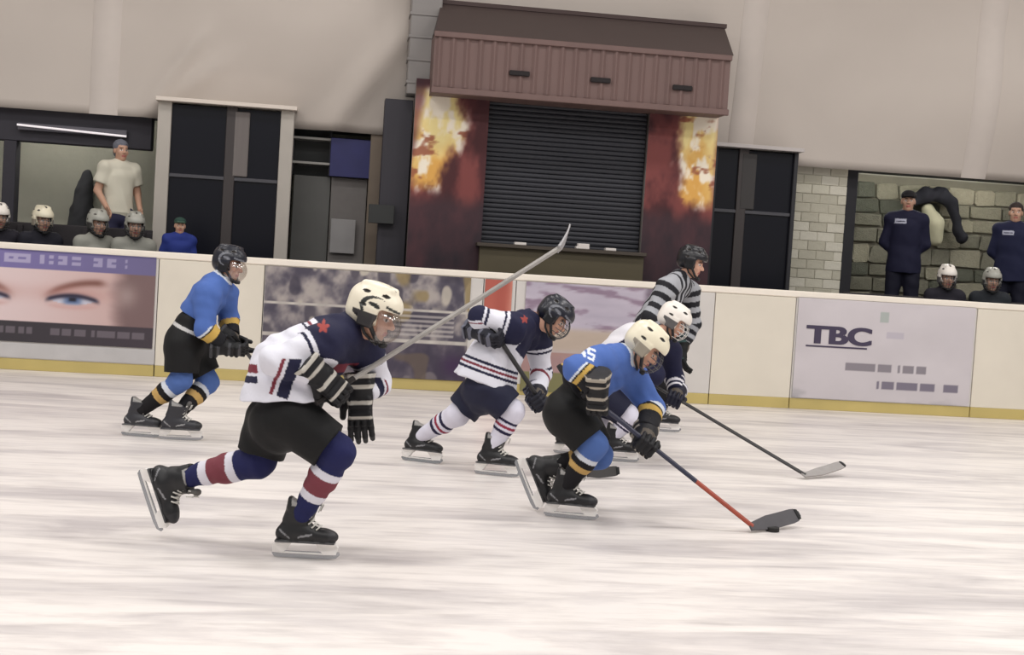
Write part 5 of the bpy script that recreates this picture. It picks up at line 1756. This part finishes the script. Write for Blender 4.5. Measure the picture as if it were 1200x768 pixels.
def adult(label, foot, facing, height, top, trousers, hairc, headgear=None, patch=None, sleeves='long', lean=0.0, arms=None, group='people behind the boards', h=0.010, skin=(190, 150, 128), tw=1.0, hemz=0.80):
    """standing adult: foot = world point between the feet, facing = unit vector"""
    s = height / 1.78
    f = N(V3(facing[0], facing[1], 0))
    r = V3(f[1], -f[0], 0)
    up = V3(0, 0, 1)
    o = np.asarray(foot, float)
    W = lambda x, y, z: o + s * (x * r + y * f + z * up)
    e = empty('person', o, label, 'person', group)
    ln = lean
    pel, wst, chest, neck, head = W(0, 0, 0.95), W(0, ln * 0.3, 1.12), W(0, ln * 0.7, 1.34), W(0, ln, 1.50), W(0, ln * 1.25 + 0.02, 1.645)
    shs = [W(0.172, ln * 0.85, 1.43), W(-0.172, ln * 0.85, 1.43)]
    arms = arms or [((0.235, -0.03, 1.15), (0.12, -0.03, 1.04)), ((-0.235, -0.03, 1.15), (-0.12, -0.03, 1.04))]
    els = [W(*a[0]) for a in arms]
    wrs = [W(*a[1]) for a in arms]
    hips = [W(0.09, 0, 0.93), W(-0.09, 0, 0.93)]
    kns = [W(0.11, 0.03, 0.50), W(-0.11, 0.03, 0.50)]
    ans = [W(0.12, 0, 0.09), W(-0.12, 0, 0.09)]
    Mh = np.stack([r, f, up], 1)
    pr = [loft([pel, wst, chest, neck], r, (0.15 * s, 0.13 * s, 0.16 * s, 0.07 * s), (0.10 * s, 0.10 * s, 0.11 * s, 0.06 * s), 0.03), cone(neck, head - up * 0.06 * s, 0.056 * s, 0.054 * s, 0.02)]
    for k in range(2):
        pr += [cone(neck, shs[k], 0.05 * s, 0.06 * s, 0.03), cone(shs[k], els[k], 0.055 * s, 0.045 * s, 0.02), cone(els[k], wrs[k], 0.042 * s, 0.028 * s, 0.015),
               cone(hips[k], kns[k], 0.085 * s, 0.062 * s, 0.03), cone(kns[k], ans[k], 0.058 * s, 0.038 * s, 0.02), cone(ans[k] - up * 0.03 * s, ans[k] + (f * 0.14 - up * 0.05) * s, 0.036 * s, 0.028 * s, 0.02)]
        y = N(wrs[k] - els[k])
        x = N(f - (f @ y) * y)
        Mg = np.stack([x, y, np.cross(x, y)], 1)
        pr += hand_prims(Mg, wrs[k], s)
    pr += head_prims(Mh, head, s)
    put_new('body', sdf_mesh(pr, h, head_cuts(Mh, head, s), name='body', colfn=lambda P: head_col(P, Mh, head, s, paint(len(P), skin), skin, hairc)), SKIN, e)
    jp = [loft([W(0, 0, hemz), W(0, 0, max(0.95, hemz + 0.03)), wst, chest, chest * 0.45 + neck * 0.55, neck * 0.82 + chest * 0.18], r, [q * s * tw for q in (0.20, 0.195, 0.178, 0.19, 0.15, 0.10)], [q * s * tw for q in (0.15, 0.145, 0.135, 0.145, 0.115, 0.08)], 0.03, flat0=True)]
    for k in range(2):
        jp += [cone(neck * 0.8 + chest * 0.2, shs[k], 0.08 * s, 0.085 * s, 0.04)]
        if sleeves == 'long':
            jp += [cone(shs[k], els[k], 0.072 * s, 0.060 * s, 0.03), cone(els[k], wrs[k], 0.060 * s, 0.048 * s, 0.02, flat=True)]
        else:
            jp += [cone(shs[k], shs[k] * 0.35 + els[k] * 0.65, 0.085 * s, 0.080 * s, 0.03, flat=True)]
    def tc_(P):
        c = paint(len(P), top)
        if patch is not None:
            q = (P - chest) / s
            a, b_, d_ = q @ r, q @ up, q @ f
            m_ = (np.abs(a - patch[0]) < 0.065) & (np.abs(b_ - patch[1]) < 0.028) & (d_ > 0.03)
            m_ &= ~((np.abs(b_ - patch[1]) < 0.006) & (np.abs(a - patch[0]) < 0.05))
            c[m_] = lin((170, 172, 188))
        return c
    put_new('jacket' if sleeves == 'long' else 'shirt', sdf_mesh(jp, h, warp=folds(0.006, 34, (0.4, 0.3, 0.7), int(height * 100)), name='jacket', colfn=tc_), CLOTH, e)
    tp = [loft([W(0, 0, 1.02), pel - up * 0.06 * s], r, (0.155 * s, 0.17 * s), (0.12 * s, 0.13 * s), 0.03)]
    for k in range(2):
        tp += [cone(hips[k], kns[k], 0.105 * s, 0.085 * s, 0.03), cone(kns[k], ans[k], 0.085 * s, 0.07 * s, 0.02, flat=True)]
    put_new('trousers', sdf_mesh(tp, h, warp=folds(0.005, 30, (0.2, 0.2, 0.9), 4), name='trousers', colfn=lambda P: paint(len(P), trousers)), CLOTH, e)
    for k in range(2):
        a = ans[k]
        sp = [ell(a + (f * 0.10 - up * 0.055) * s, V3(0.048, 0.11, 0.04) * s, Mh, 0.02), ell(a + (f * -0.02 - up * 0.04) * s, V3(0.045, 0.06, 0.055) * s, Mh, 0.02)]
        sole = o[2]
        put_new('shoe', sdf_mesh(sp, h, [rbox((a[0], a[1], sole - 0.1), (1, 1, 0.1015), 0)], name='shoe', colfn=lambda P: paint(len(P), (30, 28, 30))), BOOT, e)
    if headgear is not None:
        hp = [ell(head + (up * 0.062 - f * 0.012) * s, V3(0.088, 0.106, 0.066) * s, Mh, 0.01), rbox(head + (f * 0.115 + up * 0.052) * s, V3(0.062, 0.055, 0.007) * s, 0.005, Mh, 0.01)]
        hc = [rbox(head + (up * -0.05) * s, V3(0.2, 0.2, 0.085) * s, 0.0, Mh)] if False else []
        band = headgear
        def hcf(P):
            c = paint(len(P), band[0])
            q = ((P - head) / s) @ Mh
            c[(q[:, 2] > 0.035) & (q[:, 2] < 0.062) & (q[:, 1] > -0.02)] = lin(band[1])
            return c
        put_new('cap', sdf_mesh(hp, 0.008, [rbox(head + (up * -0.06) * s, V3(0.2, 0.2, 0.09) * s, 0.0, Mh)], name='cap', colfn=hcf), CLOTH, e)
    elif hairc is not None:
        hp = [ell(head + (up * 0.048 - f * 0.022) * s, V3(0.084, 0.098, 0.082) * s, Mh, 0.02), ell(head + (up * -0.01 - f * 0.07) * s, V3(0.066, 0.045, 0.07) * s, Mh, 0.02)]
        put_new('hair', sdf_mesh(hp, 0.008, [rbox(head + (f * 0.115 - up * 0.05) * s, V3(0.2, 0.07, 0.115) * s, 0.02, Mh)], warp=folds(0.004, 90, (0.3, 0.6, 0.4), 8), name='hair', colfn=lambda P: paint(len(P), hairc)), CLOTH, e)
    return e
# coach step behind the benches
xs0 = xz(1005, 280, YB + 1.5)[0]; xs1 = xz(1330, 280, YB + 1.5)[0]
st = MB().box((xs0, YB + 1.50, zbase), (xs1, YB + 2.15, zbase + 0.34), 0.01).build('coach_step', mat('step_plywood', (96, 82, 64), 0.7, noise=0.15))
tag(st, 'low plywood step under the coaches behind the right bench', 'step')
YC = YB + 1.8
def standing_at(u, vtop, Y, zfoot):
    x = xz(u, 280, Y)[0]
    zt_ = xz(u, vtop, Y)[1]
    return V3(x, Y, zfoot), (zt_ - zfoot) - 0.0
p, hgt = standing_at(1061, 221, YC, zbase + 0.34)
adult('coach in navy jacket and dark cap standing beside the hung coat', p, (-0.35, -0.94), hgt / 1.005, (18, 19, 46), (14, 15, 34), (40, 32, 30), headgear=((24, 22, 26), (30, 28, 32)), patch=(0.075, 0.06), group='coaches behind the right bench', tw=1.0,
      arms=None)
p, hgt = standing_at(1188, 236, YC, zbase + 0.34)
adult('bare-headed coach in navy jacket with a pale chest logo at the right edge', p, (-0.45, -0.9), hgt, (22, 26, 56), (14, 15, 34), (56, 46, 44), patch=(0.07, 0.05), group='coaches behind the right bench', tw=1.06)
xs0 = xz(70, 280, YB + 1.9)[0]; xs1 = xz(172, 280, YB + 1.9)[0]
st = MB().box((xs0, YB + 1.42, zbase), (xs1, YB + 1.93, zbase + 0.36), 0.01).build('coach_step', mat('step_plywood', (96, 82, 64), 0.7, noise=0.15))
tag(st, 'low plywood step under the man in the white shirt', 'step')
p, hgt = standing_at(136, 162, YB + 1.70, zbase + 0.36)
adult('man in white short-sleeved shirt standing behind the left bench', p, (0.55, -0.83), hgt, (206, 202, 186), (44, 44, 70), (104, 106, 116), sleeves='short', group='people behind the left bench', tw=0.95,
      arms=[((0.24, -0.02, 1.17), (0.20, 0.16, 0.98)), ((-0.24, -0.02, 1.17), (-0.20, 0.16, 0.98))], hemz=0.93)
p, hgt = standing_at(210, 255, YB + 0.65, zbase)
adult('person in blue jacket and green cap in front of the glazed booth', p, (0.2, -0.97), hgt + 0.01, (32, 48, 120), (30, 30, 44), (50, 40, 36), headgear=((40, 66, 58), (70, 96, 80)), group='people behind the left bench')

# seated players on the benches: one model, copied
def seated(kind, jc):
    s = 0.88
    W = lambda x, y, z: V3(x, y, z)              # faces -Y, hips on the seat at z = 0.45
    f, r, up = V3(0, -1, 0), V3(-1, 0, 0), V3(0, 0, 1)
    pel, chest, neck, head = W(0, 0.02, 0.55), W(0, -0.02, 0.84), W(0, -0.05, 1.00), W(0, -0.09, 1.14)
    e = empty('person', (0, 0, 0))
    Mh = frame_from(V3(0.1, -1, -0.1), up)
    sh = [W(-0.15, -0.03, 0.93), W(0.15, -0.03, 0.93)]
    el = [W(-0.18, -0.05, 0.70), W(0.18, -0.05, 0.70)]
    wr = [W(-0.12, -0.25, 0.62), W(0.12, -0.25, 0.62)]
    hip = [W(-0.09, 0.0, 0.54), W(0.09, 0.0, 0.54)]
    kn = [W(-0.11, -0.36, 0.50), W(0.11, -0.36, 0.50)]
    an = [W(-0.11, -0.38, 0.165), W(0.11, -0.38, 0.165)]
    pr = [loft([pel, chest, neck], r, (0.13, 0.14, 0.07), (0.10, 0.10, 0.06), 0.03), cone(neck, head - up * 0.05, 0.05, 0.05, 0.02)]
    jp = [loft([pel, (pel + chest) / 2, chest, neck], r, (0.17, 0.17, 0.17, 0.08), (0.14, 0.14, 0.13, 0.075), 0.03)]
    for k in range(2):
        pr += [cone(neck, sh[k], 0.05, 0.05, 0.03), cone(sh[k], el[k], 0.045, 0.04, 0.02), cone(el[k], wr[k], 0.04, 0.03, 0.02), cone(hip[k], kn[k], 0.07, 0.055, 0.03), cone(kn[k], an[k], 0.05, 0.035, 0.02)]
        jp += [cone(neck * 0.8 + chest * 0.2, sh[k], 0.07, 0.08, 0.04), cone(sh[k], el[k], 0.08, 0.068, 0.04), cone(el[k], wr[k], 0.068, 0.055, 0.02)]
    h = 0.013
    put_new('body', sdf_mesh(pr + head_prims(Mh, head, 0.97), 0.009, head_cuts(Mh, head, 0.97), name='body', colfn=lambda P: head_col(P, Mh, head, 0.97, paint(len(P), (200, 158, 136)), (200, 158, 136))), SKIN, e)
    put_new('jersey', sdf_mesh(jp, h, warp=folds(0.005, 36, (0.4, 0.3, 0.6), 6), name='jersey', colfn=lambda P: paint(len(P), jc)), JERSEY, e)
    put_new('pants', sdf_mesh([loft([W(0, 0.02, 0.66), W(0, 0.01, 0.56)], r, (0.15, 0.17), (0.12, 0.11), 0.02)] + [cone(hip[k] + up * 0.02, hip[k] * 0.25 + kn[k] * 0.75 + up * 0.015, 0.10, 0.095, 0.03, flat=True) for k in range(2)], h, [rbox((0, 0, 0.35), (1, 1, 0.101), 0)], name='pants', colfn=lambda P: paint(len(P), (18, 18, 24))), PANTS, e)
    for k in range(2):
        put_new('sock', sdf_mesh([cone(hip[k] * 0.4 + kn[k] * 0.6 + up * 0.01, kn[k], 0.07, 0.07, 0.03), cone(kn[k], an[k], 0.07, 0.046, 0.02)], h, name='sock', colfn=lambda P: paint(len(P), (40, 42, 60))), SOCK, e)
        put_skate(e, frame_from(f, up), an[k], 1.0, 'bk')
        y = N(wr[k] - el[k])
        x = N(V3(0, 0, 1) - V3(0, 0, 1) @ y * y)
        place(glove['kk'][1], 'glove', np.stack([x, y, np.cross(x, y)], 1), wr[k], 1.1, e, GLOVE)
    put_helmet(e, Mh, head, 1.02, kind, 'cage')
    return e
def copy_tree(o, parent=None):
    c = o.copy()
    COL.objects.link(c)
    if parent is not None:
        c.parent = parent
    for ch in list(o.children):
        copy_tree(ch, c)
    return c
protos = {}
def seat_at(kind, jc, u, v, lab, turn=0.0, grp='players seated on the benches'):
    key = (kind, jc)
    Y = YB + 1.06
    x, z = xz(u, v, Y)
    if key not in protos:
        protos[key] = seated(kind, jc)
        o = protos[key]
    else:
        o = copy_tree(protos[key])
    o.location = (x, Y, zbase)
    o.rotation_euler = (0, 0, turn)
    tag(o, lab, 'person', grp)
    return o
seat_at('cream', (30, 30, 40), 47, 262, 'seated player with cream helmet above the eye banner', 0.5)
seat_at('white', (36, 34, 44), -2, 266, 'seated player with white helmet cut by the left edge', 0.3)
seat_at('grey', (150, 150, 142), 110, 272, 'seated player with grey helmet left of the man in the white shirt', 0.6)
seat_at('grey', (150, 150, 142), 157, 275, 'seated player with grey helmet below the man in the white shirt', 0.2)
seat_at('white', (36, 34, 44), 1107, 336, 'seated player with bright white helmet between the two coaches', -0.2)
seat_at('grey', (40, 44, 50), 1160, 342, 'seated player with dim grey helmet left of the bare-headed coach', -0.3)
